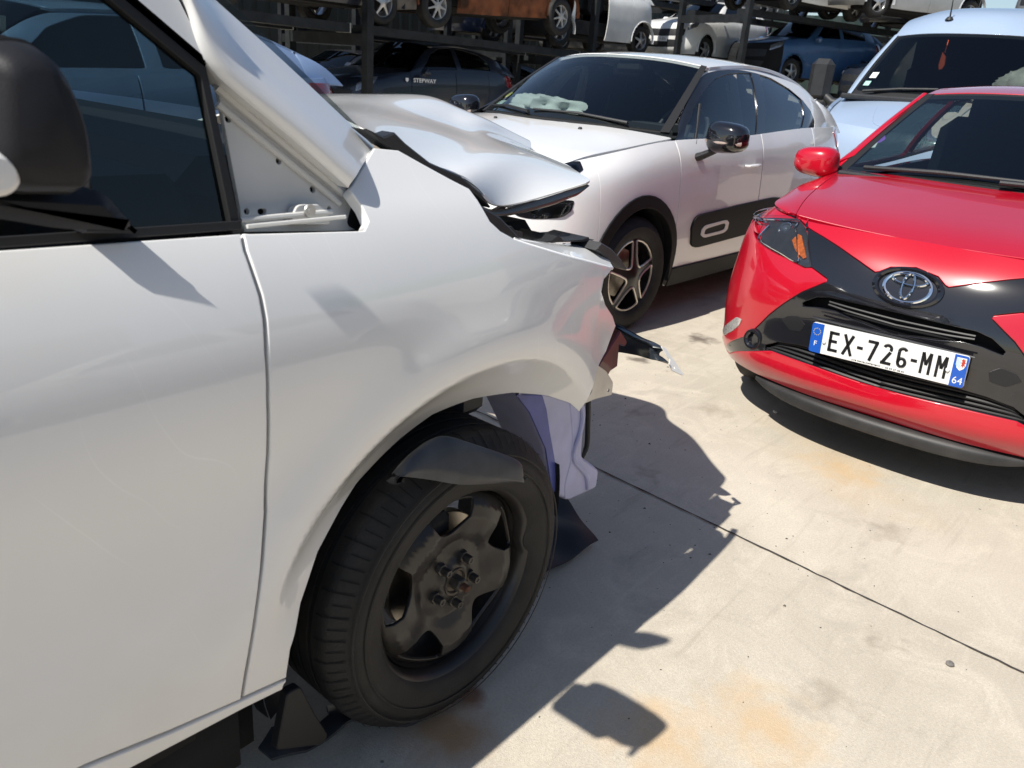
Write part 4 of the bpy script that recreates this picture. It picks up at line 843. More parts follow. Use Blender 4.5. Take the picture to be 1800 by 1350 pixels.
# torn bumper edge hanging ahead of the wing
a=np.array(OUT['strip_top']);b=np.array(OUT['strip_bot'])
ST=Patch(np.stack([a+np.array((-.012,.03,.0)),a,a*.8+b*.2+np.array((0,.014,0)),a*.4+b*.6+np.array((0,.02,0)),b],1));SIGN[id(ST)]=1 if ST.nrm([.5],[.5])[0][1]<0 else -1
mb=MB();panel(mb,ST,[(0,0),(1,0),(1,.6),(.985,.7),(1,1),(0,1)],step=.012,thick=.006,r=.001,gap=0,back=True);sp=mb.build('bumper_edge',mat('blue black plastic',(.022,.028,.036),.3,noise=.2,nscale=20,coat=.3),van)
tb=np.array(OUT['tab']);c=tb.mean(0);x=tb[2]-tb[0];x/=np.linalg.norm(x);n_=np.array((.25,-1,.25));n_/=np.linalg.norm(n_);y=np.cross(n_,x);y/=np.linalg.norm(y)
TS=HF(lambda u,v:c+u[:,None]*x+v[:,None]*y);SIGN[id(TS)]=1 if TS.nrm([0.],[0.])[0][1]<0 else -1
uv=np.stack([(tb-c)@x,(tb-c)@y],1);hc=np.array(OUT['tabhole'])-c;hu=(hc@x,hc@y)
mb=MB();panel(mb,TS,uv,[hole(hu[0],hu[1],.006,4)],step=.01,thick=.002,r=.0005,gap=0,back=True);mb.build('metal_tab',mat('bare white tab',(.70,.69,.66),.45),sp)
# scuttle trim, stay and broken clips along the wing's top edge
q=np.array(OUT['gapstrip'])[:,[0,2]];mb=MB();mb.prism(q,.10,.135,'y',bev=.003);mb.build('wing_trim',BLACK,van)
q=np.array(OUT['mudpiece'])[:,[0,2]];mb=MB();mb.prism(rnd(q,.008),.03,.05,'y',bev=.002);mb.build('mud_flap',mat('mud flap black',(.008,.008,.009),.6),van)
mb=MB();mb.tube(OUT['rod'],.006,8);mb.build('bonnet_stay',mat('stay dark red',(.06,.02,.018),.5),van)
for nm in('clips','clips2'):
    q=np.array(OUT[nm]);mb=MB();mb.prism(q[:,[0,2]],float(q[:,1].min())+.02,float(q[:,1].max())+.06,'y');mb.build('broken_clip',BLACK,van)
q=np.array(OUT['lampbit']);mb=MB();mb.prism(q[:,[0,2]],.085,.16,'y',bev=.003);mb.build('lamp_bracket',TRIM,van)
# door mirror on its foot
q=np.array(OUT['mir'])[:,[0,2]];mb=MB();mp_=rnd(q,.07,7)
mb.prism(mp_,-.075,-.165,'y',bev=.02);mirror=empty('door_mirror');mirror.parent=van
mb2=MB();rings=[(-.015,.62),(-.030,.82),(-.060,.97),(-.090,1.0),(-.135,1.0),(-.175,.95),(-.20,.82),(-.21,.6)]
c=mp_.mean(0);v=[];n=len(mp_)
for y,k in rings:
    for p in mp_:pp=c+(p-c)*k;v.append((pp[0],y,pp[1]))
f=[(i*n+k,i*n+(k+1)%n,(i+1)*n+(k+1)%n,(i+1)*n+k) for i in range(len(rings)-1) for k in range(n)]+[tuple(range(n))[::-1],tuple((len(rings)-1)*n+k for k in range(n))]
mb2.add(v,f);MIR=mat('mirror grey plastic',(.012,.0125,.016),.55,spec=.3,bump=.2,bscale=700,noise=.15,nscale=16)
mb2.build('mirror_shell',MIR,mirror,ang=50)
for y,k in((-.128,1.004),(-.166,.968)):
    sm_=[(c[0]+(p[0]-c[0])*k,y,c[1]+(p[1]-c[1])*k) for p in mp_];mb=MB();mb.tube(sm_+sm_[:2],.0022,6,cap=False);mb.build('shell_seam',DARK,mirror)
q=np.array(OUT['mir_arm']);mb=MB();mb.prism(rnd(q[:,[0,2]]+np.array((0,.012)),.015),-.14,.0,'y',bev=.012);mb.build('mirror_arm',MIR,mirror,ang=45)
q=np.array(OUT['mir_base']);mb=MB();mb.prism(q[:,[0,2]],.012,.05,'y',bev=.004);mb.build('mirror_foot',MIR,mirror)
mb=MB();mb.lathe([(0,-.006),(.012,-.005),(.017,0),(.012,.006)],24,'y',tuple(OUT['mirdot']));mb.build('repeater',mat('white insert',(.75,.74,.72),.3,coat=.4),mirror)
# fin added out of view, shaped to cast the spike shadow on the slab
mb=MB();mb.prism(rnd([(-.84,.06),(-.81,.0),(-.74,-.036),(-.722,-.030),(-.738,.02),(-.77,.06)],.012,4),1.55,1.562,'z',bev=.003);mb.build('shadow_fin',GLOSSBLACK,van)
# ---------------------------------------------------------------- loose pieces on the slab
def sheet(name,pts,h,th,m,label,cat,curl=None):
    P=np.array(pts)[:,:2];SH=HF(lambda u,v:np.stack([u,v,h+.012*np.sin(u*31+1)*np.sin(v*23)+(curl(u,v) if curl else 0)],1));SIGN[id(SH)]=1 if SH.nrm([0.],[0.])[0][2]>0 else -1
    mb=MB();panel(mb,SH,P,step=.02,thick=th,r=.001,gap=0,back=True);return tag(mb.build(name,m),label,cat)
sheet('plastic_sheet',OUT['floorflap'],.018,.004,BLACK,'black torn plastic sheet lying behind the black steel wheel','plastic sheet',lambda u,v:.05*np.clip((v-.12)/.2,0,1))
sheet('underbody_shield',OUT['shield'],.022,.006,mat('shield plastic',(.035,.038,.045),.42,noise=.3,nscale=20,dust=.03),'broken dark plastic shield lying in front of the black steel wheel','plastic shield',lambda u,v:.03*np.clip((-.12-u)/.1,0,1))
def stone(p,r,seed,label,m):
    rn=random.Random(seed);mb=MB();prof=[(0,r*.55)]+[(r*math.sin(t)*.95,r*.55*math.cos(t)) for t in np.linspace(.3,2.8,7)]+[(0,-r*.5)]
    mb.lathe(prof,14,'z');v=np.array(mb.v);v+=np.array([[rn.gauss(0,r*.09) for _ in range(3)] for _ in v])*0.6;mb.v=[tuple(q) for q in v]
    o=mb.build('pebble',m);o.location=(p[0],p[1],r*.4);return tag(o,label,'stone')
stone(OUT['pebble'],.011,3,'small grey pebble on the bare slab right of the long joint',mat('grey stone',(.16,.15,.14),.8,noise=.3,nscale=120))
mb=MB();mb.box((0,0,.006),(.03,.014,.01),bev=.003);o=mb.build('plastic_chip',mat('pale chip',(.6,.57,.5),.5));o.location=(*OUT['chip'][:2],.002);o.rotation_euler=(0,.2,.6);tag(o,'pale plastic chip at the edge of the red car shadow','debris')

# ================================================================ car building helpers
def flipP(p):
    q=Patch(p.P*np.array((1,-1,1)));return q
def setsign(p,u,v,d):
    n=p.nrm([u],[v])[0];SIGN[id(p)]=1 if n@np.array(d)>0 else -1;return p
def drop_faces(mb,f0,mask):
    """remove the faces added after f0 whose centre satisfies mask"""
    V=np.array(mb.v);keep=[q for q in mb.f[f0:] if not mask(V[list(q)].mean(0))];mb.f=mb.f[:f0]+keep
def xz_uv(Wp,x,z,u0=0,u1=1):
    u,v=np.meshgrid(np.linspace(u0,u1,160),np.linspace(0,1,60),indexing='ij');P=Wp.ev(u.ravel(),v.ravel())
    i=((P[:,0]-x)**2+(P[:,2]-z)**2).argmin();U=np.array((u.ravel()[i],v.ravel()[i]))
    for _ in range(6):
        e=1e-4;p=Wp.ev([U[0]],[U[1]])[0];a=(Wp.ev([U[0]+e],[U[1]])[0]-p)/e;b=(Wp.ev([U[0]],[U[1]+e])[0]-p)/e
        J=np.array([[a[0],b[0]],[a[2],b[2]]])
        try:U=U+np.clip(np.linalg.solve(J,np.array((x-p[0],z-p[2]))),-.05,.05)
        except Exception:break
    return tuple(np.clip(U,0,1))
def wheel_simple(parent,loc,RTy,rlip,w,side,spokes=5,rimm=None,style='alloy',steer=0,det=48,accent=None):
    """a road wheel; side=+1 faces +y"""
    wh=empty('wheel',loc,(0 if side<0 else math.pi)+steer);wh.parent=parent
    mb=MB();mb.lathe(tyre(rlip,RTy,w,0,groove=det>40),det,'y');mb.build('tyre',RUBBER,wh,ang=40)
    mb=MB();mb.lathe([(rlip-.014,.02),(rlip-.004,.002),(rlip+.003,-.001),(rlip+.004,.006),(rlip-.006,.02),(rlip-.02,.05),(rlip-.03,.10),(rlip-.012,w)],det,'y')
    m=rimm or mat('alloy silver',(.50,.50,.50),.3,metal=.7)
    ra=rlip-.010;hs=[]
    for k in range(spokes):
        t0=2*math.pi*(k+.5)/spokes+R(90);hw=R(360/spokes)*(.43 if style=='alloy' else .30)
        r1=ra*.955;r0=ra*(.30 if style=='alloy' else .55)
        pts=[(r1,-hw),(r1,-hw*.5),(r1*1.005,0),(r1,hw*.5),(r1,hw),(r0*1.75,hw*.80),(r0*1.05,hw*.35),(r0*1.05,-hw*.35),(r0*1.75,-hw*.80)]
        pts=rnd([(r*math.cos(t0+a),r*math.sin(t0+a)) for r,a in pts],.014,3);hs.append(pts)
    def df(u,v):
        r=np.hypot(u,v);return np.stack([u,.012+.020*np.exp(-(r/.06)**2)*-1+.018*(r/ra)**2-.012,v],1)
    D=setsign(HF(df),.1,.1,(0,-1,0))
    panel(mb,D,hole(0,0,ra,det),hs,step=.02 if det>40 else .05,thick=.02,r=.003,gap=0);mb.build('rim',m,wh)
    if accent is not None:
        for h in hs:
            p=np.array(h);q=df(p[:,0],p[:,1])+np.array((0,-.002,0));q=np.concatenate([q,q[:2]]);c=(p.mean(0));
            mb=MB();mb.tube(q,.0062,6,cap=False);mb.build('machined_edge',accent,wh)
    mb=MB();mb.lathe([(0,-.012),(.026,-.012),(.03,-.006),(.03,.01)],20,'y');mb.build('hub_cap',BLACK if accent else m,wh)
    mb=MB();mb.lathe([(0,.09),(rlip*.62,.09),(rlip*.62,.1)],28,'y');mb.build('brake_disc',BRIGHT if det>40 else DARK,wh)
    return wh
def tube_on(surf,uv,rad,off,name,m,par,closed=True):
    P=np.array(uv,float);p=surf.ev(P[:,0],P[:,1])+surf.nrm(P[:,0],P[:,1])*SIGN[id(surf)]*off
    if closed:p=np.concatenate([p,p[:2]])
    mb=MB();mb.tube(p,rad,6,cap=not closed);return mb.build(name,m,par)
def P_on(name,surf,uv,m,par,off=.003,thick=.004,step=.02,r=.001,gap=0,holes=(),back=False):
    mb=MB();panel(mb,surf,uv,holes,step=step,thick=thick,r=r,gap=gap,off=off,back=back);return mb.build(name,m,par)
def cabin(root,x0,x1,hw,zf,zr,m,seats=((-1.15,1),(-1.95,2)),wheel_side=1,dash=True):
    """dark inside: floor tub, dashboard, seats, steering wheel"""
    mb=MB();mb.box(((x0+x1)/2,0,.32),(x0-x1,hw*2-.1,.10));mb.box((x1,0,.6),(.1,hw*1.9,.7))
    for s_ in(1,-1):mb.box(((x0+x1)/2,s_*(hw-.09),.62),(x0-x1,.03,.62))
    mb.build('cabin_tub',DARK,root)
    if dash:
        mb=MB();mb.box((x0-.22,0,zf-.10),(.62,hw*1.8,.12),bev=.05);mb.box((x0-.42,0,zf-.25),(.25,hw*1.7,.3),bev=.05);mb.box((x0-.46,wheel_side*.36,zf-.03),(.22,.34,.10),bev=.04);mb.build('dashboard',mat('dash plastic',(.030,.032,.036),.6,noise=.1,nscale=10),root)
        mb=MB();mb.lathe([(.180+.015*math.cos(t),.015*math.sin(t)) for t in np.linspace(0,2*math.pi,9)[:-1]],36,'x',closed=True);mb.box((0,0,0),(.03,.13,.1),bev=.01);mb.box((0,0,-.02),(.012,.34,.03))
        mb.build('steering_wheel',mat('wheel grey',(.05,.05,.055),.4),root,M=np.array(Matrix.Translation((x0-.78,wheel_side*.36,zf-.03))@Matrix.Rotation(R(-28),4,'Y')))
    for x,k in seats:
        for s_ in(1,-1):
            mb=MB();mb.box((x+.2,s_*.36,.62),(.5,.48,.2),bev=.07);mb.box((x-.1,s_*.36,.95),(.16,.48,.62),bev=.07,r=Matrix.Rotation(R(-14),3,'Y'));mb.box((x-.2,s_*.36,1.30),(.10,.25,.19),bev=.045,r=Matrix.Rotation(R(-10),3,'Y'));mb.build('seat',m,root)
SEATM=mat('dark seat cloth',(.028,.029,.034),.85,noise=.2,nscale=30)
def crumple(name,c,d,seed,m,par):
    """a slack folded bag"""
    rn=random.Random(seed);nu,nv=44,26;v=[];f=[]
    ph=[(rn.uniform(2,9),rn.uniform(2,9),rn.uniform(0,6),rn.uniform(.03,.12)) for _ in range(14)]
    for i in range(nu):
        for j in range(nv):
            a=2*math.pi*i/nu;b=math.pi*(j/(nv-1)-.5);x,y,z=math.cos(a)*math.cos(b),math.sin(a)*math.cos(b),math.sin(b)
            k=1+sum(q*math.sin(p*x*2+s_*y*2+o+p*z) for p,s_,o,q in ph)*.55
            k+=.10*abs(math.sin(5*x+7*y+4*z))
            v.append((c[0]+x*d[0]*k,c[1]+y*d[1]*k,c[2]+z*d[2]*k))
    for i in range(nu):
        for j in range(nv-1):f.append((i*nv+j,((i+1)%nu)*nv+j,((i+1)%nu)*nv+j+1,i*nv+j+1))
    return MB().add(v,f).build(name,m,par,ang=60)
AIRBAG=mat('airbag cloth',(.62,.66,.62),.85,noise=.12,nscale=25)
# ================================================================ the white hatchback with the black side strips
HC=math.radians(178.5);c3o=(C3O[0],C3O[1],0)
c3=thing('hatchback_car','white hatchback with black side cladding, deployed airbag and its steered front wheel','car',c3o,HC)
CW=mat('pearl white paint',(.76,.755,.745),.3,coat=1,coat_r=.02,noise=.04,nscale=3)
L_=setsign(C3W,.5,.5,(0,1,0));Rr=setsign(flipP(C3W),.5,.5,(0,-1,0))
SS=setsign(C3S,.5,.5,(0,1,0));SR=setsign(flipP(C3S),.5,.5,(0,-1,0))
setsign(C3R,.5,.5,(0,0,1));setsign(C3G,.5,.5,(1,0,1));setsign(C3H,.5,.5,(0,0,1))
def arch(x,z,r,zl=.0):return lambda c:((c[0]-x)**2+(c[2]-z)**2<r*r)
ARx=.335
def side_panels(root,Wp,paint,us,names,x_f=0.0,x_r=-2.54,zw=.31,ra=.37,step=.035,vlo=.0,thick=.015):
    for (a,b),nm in zip(zip(us,us[1:]),names):
        mb=MB();panel(mb,Wp,[(a,vlo),(b,vlo),(b,1),(a,1)],step=step,thick=thick,r=.0025,gap=.0012)
        drop_faces(mb,0,lambda c:((c[0]-x_f)/.385)**2+((c[2]-zw)/.410)**2<1 or ((c[0]-x_r)/.385)**2+((c[2]-zw)/.410)**2<1)
        mb.build(nm,paint,root)
uB=xz_uv(C3W,.36,.6)[0];uD1=xz_uv(C3W,-.345,.6)[0];uD2=xz_uv(C3W,-1.345,.6)[0];uD3=xz_uv(C3W,-2.15,.6)[0]
us=[0.0,uB,uD1,uD2,uD3,1.0];nm=['front_bumper','front_wing','front_door','rear_door','rear_quarter']
side_panels(c3,C3W,CW,us,nm,ra=.372,step=.03);side_panels(c3,Rr,CW,us,nm,ra=.372,step=.07)
# bonnet, roof, glass
P_on('bonnet',C3H,rnd([(0,0),(1,0),(1,1),(0,1)],.03),CW,c3,off=.004,thick=.02,step=.035,r=.004,gap=.001)
P_on('roof',C3R,[(0,0),(1,0),(1,1),(0,1)],CW,c3,off=0,thick=.02,step=.05,r=.004)
P_on('windscreen',C3G,[(.02,.015),(.985,.015),(.985,.985),(.02,.985)],SCREEN,c3,off=0,thick=.004,step=.06)
for a,b in(((0,.0),(1,.03)),((0,.97),(1,1.0))):
    P_on('windscreen_edge',C3G,[(0,a[1]),(1,a[1]),(1,b[1]),(0,b[1])],SEAL,c3,off=.003,thick=.004,step=.05)
P_on('windscreen_edge',C3G,[(0,0),(.10,0),(.10,1),(0,1)],SEAL,c3,off=-.006,thick=.004,step=.05)
mb=MB();mb.box((-.94,.06,1.385),(.10,.20,.07),bev=.02);mb.box((-.98,.0,1.36),(.03,.22,.07),bev=.01);mb.build('mirror_mount',BLACK,c3)
C3F2=[(0.0,.0),(.72,0.0),(.795,.10),(.815,.25),(.81,.45),(.775,.64),(.71,.80),(.62,.90),(.45,.95),(.2,.985),(0.0,1.0)]
C3F3=[(.721,0),(1,0),(1,1),(0,1.0),(.2,.986),(.45,.951),(.62,.901),(.71,.801),(.776,.641),(.811,.45),(.816,.25),(.796,.10)]
for S_,side in((SS,1),(SR,-1)):
    F_=np.array(OUT['c3s_frame']);fw=np.array(OUT['c3s_fwin']);rw=np.array(OUT['c3s_rwin'])
    F2=C3F2
    P_on('window_frame',S_,F2,GLOSSBLACK,c3,off=0,thick=.02,step=.03,holes=[fw,rw],r=.002)
    P_on('rear_pillar',S_,C3F3,CW,c3,off=.001,thick=.02,step=.03)
    P_on('window',S_,fw,GLASS2,c3,off=-.006,thick=.003,step=.05);P_on('window',S_,rw,GLASS2,c3,off=-.006,thick=.003,step=.05)
    a=S_.ev([.135],[.03])[0];b=S_.ev([.155],[.66])[0];mb=MB();mb.tube([a,b],.010,8);mb.build('quarterlight_bar',BLACK,c3)
for W_,side in((C3W,1),(Rr,-1)):
    st_=.02 if side>0 else .05
    P_on('side_cladding',W_,rnd(OUT['c3w_airb'],.012,3),mat('cladding black',(.009,.009,.0095),.55,spec=.25),c3,off=.012,thick=.016,step=st_,r=.004)
    P_on('cladding_ring',W_,rnd(OUT['c3w_ring'],.006,3),mat('ring white',(.7,.69,.67),.35),c3,off=.016,thick=.006,step=.012,holes=[rnd(OUT['c3w_ringi'],.006,3)],r=.001)
    for x0 in(0.0,-2.54):
        ao=[];ai=[]
        for t in np.linspace(-14,194,26):
            ao.append(xz_uv(W_,x0+.405*math.cos(R(t)),.315+.435*math.sin(R(t))));ai.append(xz_uv(W_,x0+.352*math.cos(R(t)),.31+.372*math.sin(R(t))))
        P_on('arch_cladding',W_,ao+ai[::-1],mat('cladding black',(0,0,0)),c3,off=.010,thick=.05,step=.025,r=.004)
    # sill skirt
    u0=xz_uv(W_,-.40,.3)[0];u1=xz_uv(W_,-2.14,.3)[0]
    P_on('sill_skirt',W_,[(u0,0),(u1,0),(u1,.155),(u0,.155)],mat('cladding black',(0,0,0)),c3,off=.012,thick=.03,step=.04,r=.004)
    for h in('handle','handle2'):
        pass
# door handles: a bar over a scooped dish
for s_ in(1,-1):
    for x in(-1.16,-1.98):
        z=.868 if x>-1.5 else .905
        mb=MB();mb.tube([(x+.085,s_*.872,z),(x+.07,s_*.893,z),(x,s_*.902,z+.003),(x-.07,s_*.893,z+.004),(x-.085,s_*.872,z+.003)],[.010,.012,.013,.012,.010],10,squash=.75);mb.build('door_handle',CW,c3)
        mb=MB();mb.lathe([(0,0),(.03,.001),(.045,.004),(.05,.008)],24,'y');v=np.array(mb.v);v[:,1]*=-s_;v+=np.array((x,s_*.873,z));mb.v=[tuple(q) for q in v]
mirror_uv=None
# door mirrors: black cap, stalk, chrome strip
def door_mirror(root,base,s_,cap,foot,size=(.17,.235,.15),strip=None,tilt=0,glass=True):
    """rounded shell on a foot; base is where the foot meets the door"""
    x,y,z=base;mr=empty('door_mirror',(x,y,z));mr.parent=root;sx,sy,sz=size
    v=[];f=[];n=28;m_=14
    for i in range(m_+1):
        b=math.pi*i/m_
        for k in range(n):
            a=2*math.pi*k/n;cx=math.copysign(abs(math.cos(a))**.62,math.cos(a));sn=math.copysign(abs(math.sin(a))**.70,math.sin(a))
            w_=math.sin(b)**.55
            X=(math.copysign(abs(math.cos(b))**.8,math.cos(b)))
            px=.5*sx*X if X>0 else .30*sx*X
            t=cx*w_
            v.append((px-abs(t)*.03*sx,s_*(.06+sy*.5+t*sy*.5),.055+sz*(.5+.5*sn*w_*(1-.12*(t)))-sz*.2))
    for i in range(m_):
        for k in range(n):
            k2=(k+1)%n;f.append((i*n+k,i*n+k2,(i+1)*n+k2,(i+1)*n+k))
    MB().add(v,f).build('mirror_cap',cap,mr,ang=70)
    mb=MB();mb.tube([(0,-s_*.03,-.03),(0,s_*.03,-.01),(-.0,s_*.09,.02),(-.0,s_*.14,.05)],[.035,.032,.028,.028],12,squash=.7);mb.build('mirror_foot',foot,mr)
    if strip:
        P=[(sx*.40*math.cos(t*1.1)**.4*.98 if abs(t)<1.3 else .05*sx,s_*(.06+sy*.5+t*.5*sy*.72),.055+sz*.155) for t in np.linspace(-1.25,1.25,14)]
        mb=MB();mb.tube([(p[0]+.012,p[1],p[2]) for p in P],.008,8,squash=1.4);mb.build('indicator_strip',strip,mr)
    return mr
STRIP=mat('indicator strip',(.55,.42,.36),.2,metal=.5,coat=.5)
door_mirror(c3,(-.53,.83,.945),1,GLOSSBLACK,BLACK,(.18,.235,.165),STRIP);door_mirror(c3,(-.53,-.83,.945),-1,GLOSSBLACK,BLACK,(.18,.235,.165),STRIP)
# lamps
def headlamp(root,surf,uv,name='headlamp',off=.002,step=.012,proj=None,back=None):
    h=P_on(name,surf,uv,back or mat('lamp inside',(.10,.105,.11),.25,metal=.5,noise=.5,nscale=60),root,off=-.006,thick=.02,step=step)
    P_on('lens',surf,uv,LAMP,h,off=off,thick=.003,step=step,r=.002);return h
for W_ in(C3W,Rr):
    P_on('lamp_surround',W_,rnd([(.17,.995),(.283,.995),(.298,.985),(.297,.90),(.28,.868),(.17,.85)],.01,3),GLOSSBLACK,c3,off=.004,thick=.01,step=.02)
    h=headlamp(c3,W_,rnd([(.19,.975),(.272,.975),(.288,.962),(.287,.912),(.273,.888),(.19,.872)],.008,3),off=.012)
    tube_on(W_,[(.20,.90),(.24,.905),(.272,.912)],.004,.006,'light_strip',CHROME,h,closed=False);tube_on(W_,[(.20,.945),(.24,.948),(.275,.945)],.004,.006,'light_strip',CHROME,h,closed=False)
    for ch in list(h.children):pass
    P_on('fog_surround',W_,rnd(OUT['c3w_fogframe'],.012,3),GLOSSBLACK,c3,off=.003,thick=.01,step=.02)
    h=headlamp(c3,W_,rnd(OUT['c3w_fog'],.010,3),'lower_lamp',off=.012,back=mat('lamp inside dark',(.05,.055,.06),.2,metal=.6,noise=.6,nscale=45))
# wheels, steered a little
ACC=mat('machined alloy',(.72,.67,.60),.3,metal=.75)
RIMB=mat('gloss black rim',(.010,.009,.010),.35,coat=.2)
for x in(0,-2.54):
    for s_ in(1,-1):
        wheel_simple(c3,(x,s_*.848,.315),.315,.213,.2,s_,5,RIMB,steer=R(-3) if x==0 else 0,det=64 if s_>0 else 32,accent=ACC if s_>0 else None)
# dark inner body, wheel houses
mb=MB();mb.box((-.95,0,.30),(2.5,1.45,.10));mb.box((.35,0,.5),(.6,1.2,.5),bev=.05);mb.box((0,0,.62),(.9,1.2,.5),bev=.05);mb.box((-2.6,0,.6),(.8,1.1,.6),bev=.05)
mb.build('underbody',DARK,c3)
for x in(0,-2.54):
    for s_ in(1,-1):
        mb=MB();v=[];f=[]
        for i in range(25):
            t=R(-10)+R(200)*i/24
            for y in(.865,.60):v.append((x+.36*math.cos(t),s_*y,.31+.375*math.sin(t)))
            v.append((x,s_*.60,.31))
        for i in range(24):f+=[(3*i,3*i+1,3*i+4,3*i+3),(3*i+1,3*i+2,3*i+5,3*i+4)]
        mb.add(v,f);mb.build('wheel_house',BLACK,c3)
cabin(c3,-.36,-2.75,.80,1.05,1.1,SEATM,seats=((-1.5,1),(-2.2,2)))
crumple('airbag',(-.64,-.38,1.085),(.15,.25,.075),5,AIRBAG,c3)
TRIMG=mat('pale cabin trim',(.42,.41,.39),.7)
for s_ in(1,-1):
    mb=MB();mb.tube([(-1.36,s_*.70,.75),(-1.34,s_*.66,1.08),(-1.30,s_*.575,1.38)],[.035,.032,.026],8);mb.tube([(-1.40,s_*.60,.9),(-1.33,s_*.60,1.15),(-1.29,s_*.55,1.33)],.012,6);mb.build('pillar_trim',TRIMG,c3)
def tailgate(t,paint,Mx=None,st=.06):
    e=C3R.ev(np.full(7,1.0),np.linspace(0,1,7));b=np.array([(-3.0,-.70,1.05),(-3.05,-.45,1.06),(-3.08,-.2,1.06),(-3.09,0,1.06),(-3.08,.2,1.06),(-3.05,.45,1.06),(-3.0,.70,1.05)])
    RG=Patch(np.stack([e,e*.5+b*.5+np.array((-.03,0,.03)),b],0));setsign(RG,.5,.5,(-1,0,.5))
    for nm_,uv_,m_,o_,hl_ in(('tailgate',[(0,0),(1,0),(1,1),(0,1)],paint,0,[rnd([(.12,.10),(.80,.06),(.80,.94),(.12,.90)],.04,3)]),('rear_window',[(.11,.09),(.81,.05),(.81,.95),(.11,.91)],GLASSD,-.004,())):
        mb=MB();panel(mb,RG,uv_,hl_,step=st,thick=.01,r=.003,gap=0,off=o_);mb.build(nm_,m_,t,M=Mx)
    # corner between the rear pillar and the tailgate
    for s_ in(1,-1):
        S0=SS if s_>0 else SR;n=9;A0=S0.ev(np.full(n,1.0),np.linspace(1,0,n));B0=RG.ev(np.linspace(0,1,n),np.full(n,.5+.5*s_))
        q=C3W.ev(np.linspace(.80,.90,n),np.full(n,.985))*np.array((1,s_,1))
        CP_=Patch(np.stack([A0,(A0*.5+B0*.5)+np.array((-.002,s_*.006,.002)),B0],1));setsign(CP_,.5,.5,(-.3,s_,.2));mb=MB();panel(mb,CP_,[(0,0),(1,0),(1,1),(0,1)],step=.05,thick=.01,gap=0)
        c_=np.concatenate([A0[-1:],B0[-1:]]);D_=Patch(np.stack([np.linspace(A0[-1],B0[-1],n)+np.array((0,0,.004)),q],1));setsign(D_,.5,.5,(0,s_*.3,1));panel(mb,D_,[(0,0),(1,0),(1,1),(0,1)],step=.05,thick=.01,gap=0);mb.build('rear_corner',paint,t,M=Mx)
tailgate(c3,CW)
# wipers, washer jets, windscreen sticker
for y0,y1,x1 in((.52,-.10,-.20),(-.10,-.62,-.22)):
    mb=MB();a=C3G.ev([.02],[.5+y0/1.44])[0];b=C3G.ev([.07],[.5+y1/1.44])[0];mid=(a+b)/2+np.array((.02,0,.03));mb.tube([a+np.array((.01,0,.02)),mid,b+np.array((.0,0,.012))],[.009,.008,.006],8);mb.tube([a+np.array((.0,.0,.012)),b+np.array((-.01,.05,.008))],.006,6);mb.build('wiper',BLACK,c3)
for y in(.34,-.28):
    mb=MB();p=C3H.ev([.80],[.5+y/1.5])[0];mb.lathe([(0,.012),(.009,.010),(.013,0)],12,'z',p+np.array((0,0,.004)));mb.build('washer_jet',BLACK,c3)
P_on('windscreen_sticker',C3G,[(.30+.05*math.cos(t),.065+.022*math.sin(t)) for t in np.linspace(0,2*math.pi,17)[:-1]],mat('yellow sticker',(.62,.60,.10),.5),c3,off=-.006,thick=.001,step=.03)
P_on('windscreen_sticker',C3G,[(.10,.06),(.10,.13),(.20,.13),(.20,.06)],mat('pale sticker',(.55,.66,.60),.5),c3,off=-.006,thick=.001,step=.03)
# fuel flap and tail lamp
p=[xz_uv(C3W,-2.40+.075*math.cos(t),.86+.075*math.sin(t)) for t in np.linspace(0,2*math.pi,19)[:-1]]
P_on('fuel_flap',C3W,p,CW,c3,off=.002,thick=.003,step=.03,r=.002)
u=[xz_uv(C3W,x,z) for x,z in((-2.66,.96),(-2.62,1.06),(-2.78,1.08),(-2.90,.98),(-2.86,.86))]
P_on('tail_lamp',C3W,u,mat('red lamp',(.22,.012,.015),.15,coat=1),c3,off=.006,thick=.01,step=.03)

# ================================================================ the red hatchback
HA=math.radians(178);ay=thing('hatchback_car','glossy red hatchback with black cross-shaped front and white number plate','car',(AYO[0],AYO[1],0),HA)
RED=mat('red paint',(.43,.0012,.014),.28,coat=1,coat_r=.02,noise=.04,nscale=3)
setsign(AYW,.5,.5,(1,0,0));setsign(AYH,.5,.5,(0,0,1));setsign(AYG,.5,.5,(1,0,1));setsign(AYR,.5,.5,(0,0,1));ASL=setsign(AYS,.5,.5,(0,1,0));ASR=setsign(flipP(AYS),.5,.5,(0,-1,0))
A=lambda k:np.array(OUT['ay_'+k])
def mir(p):return np.stack([1-p[:,0],p[:,1]],1)
def sym(half):return np.concatenate([half,mir(half)[::-1]])       # half given from the centre outwards or back
cu=.5
xt=A('xtop');rt=A('redtip');lt=A('liptop');lb=A('lipbot');mo=A('mouth');sl_l=A('slot')
xt[0,0]=cu
# red body shell, cut where the black mask, grille and lamps sit
body_top=1.0
lamp=A('lamp')
sd=.66
# black cross: upper edge, then round the red corner triangle, down to the lip
left=np.concatenate([xt,[xt[-1]+(-.002,.03)],[lamp[4]],[lamp[6]],[rt[0]],rt[1:]])
end=rt[-1]
lower=np.concatenate([[lt[0]+(-.0,.0)],lt[1:]])
lc=np.array([[cu,lt[-1][1]]])
blk_half=np.concatenate([left,lower,lc])
blk=sym(blk_half)
P_on('grille_mask',AYW,blk,GLOSSBLACK,ay,off=.001,thick=.03,step=.02,r=.003,holes=[sym(sl_l) if False else np.concatenate([sl_l,mir(sl_l)[::-1]]),np.concatenate([[(cu,mo[-1][1])],mo[::-1],lt[2:]+(0,.006),[(cu,lt[-1][1]+.006)],mir(np.concatenate([mo[::-1],lt[2:]+(0,.006)]))[::-1]])] )
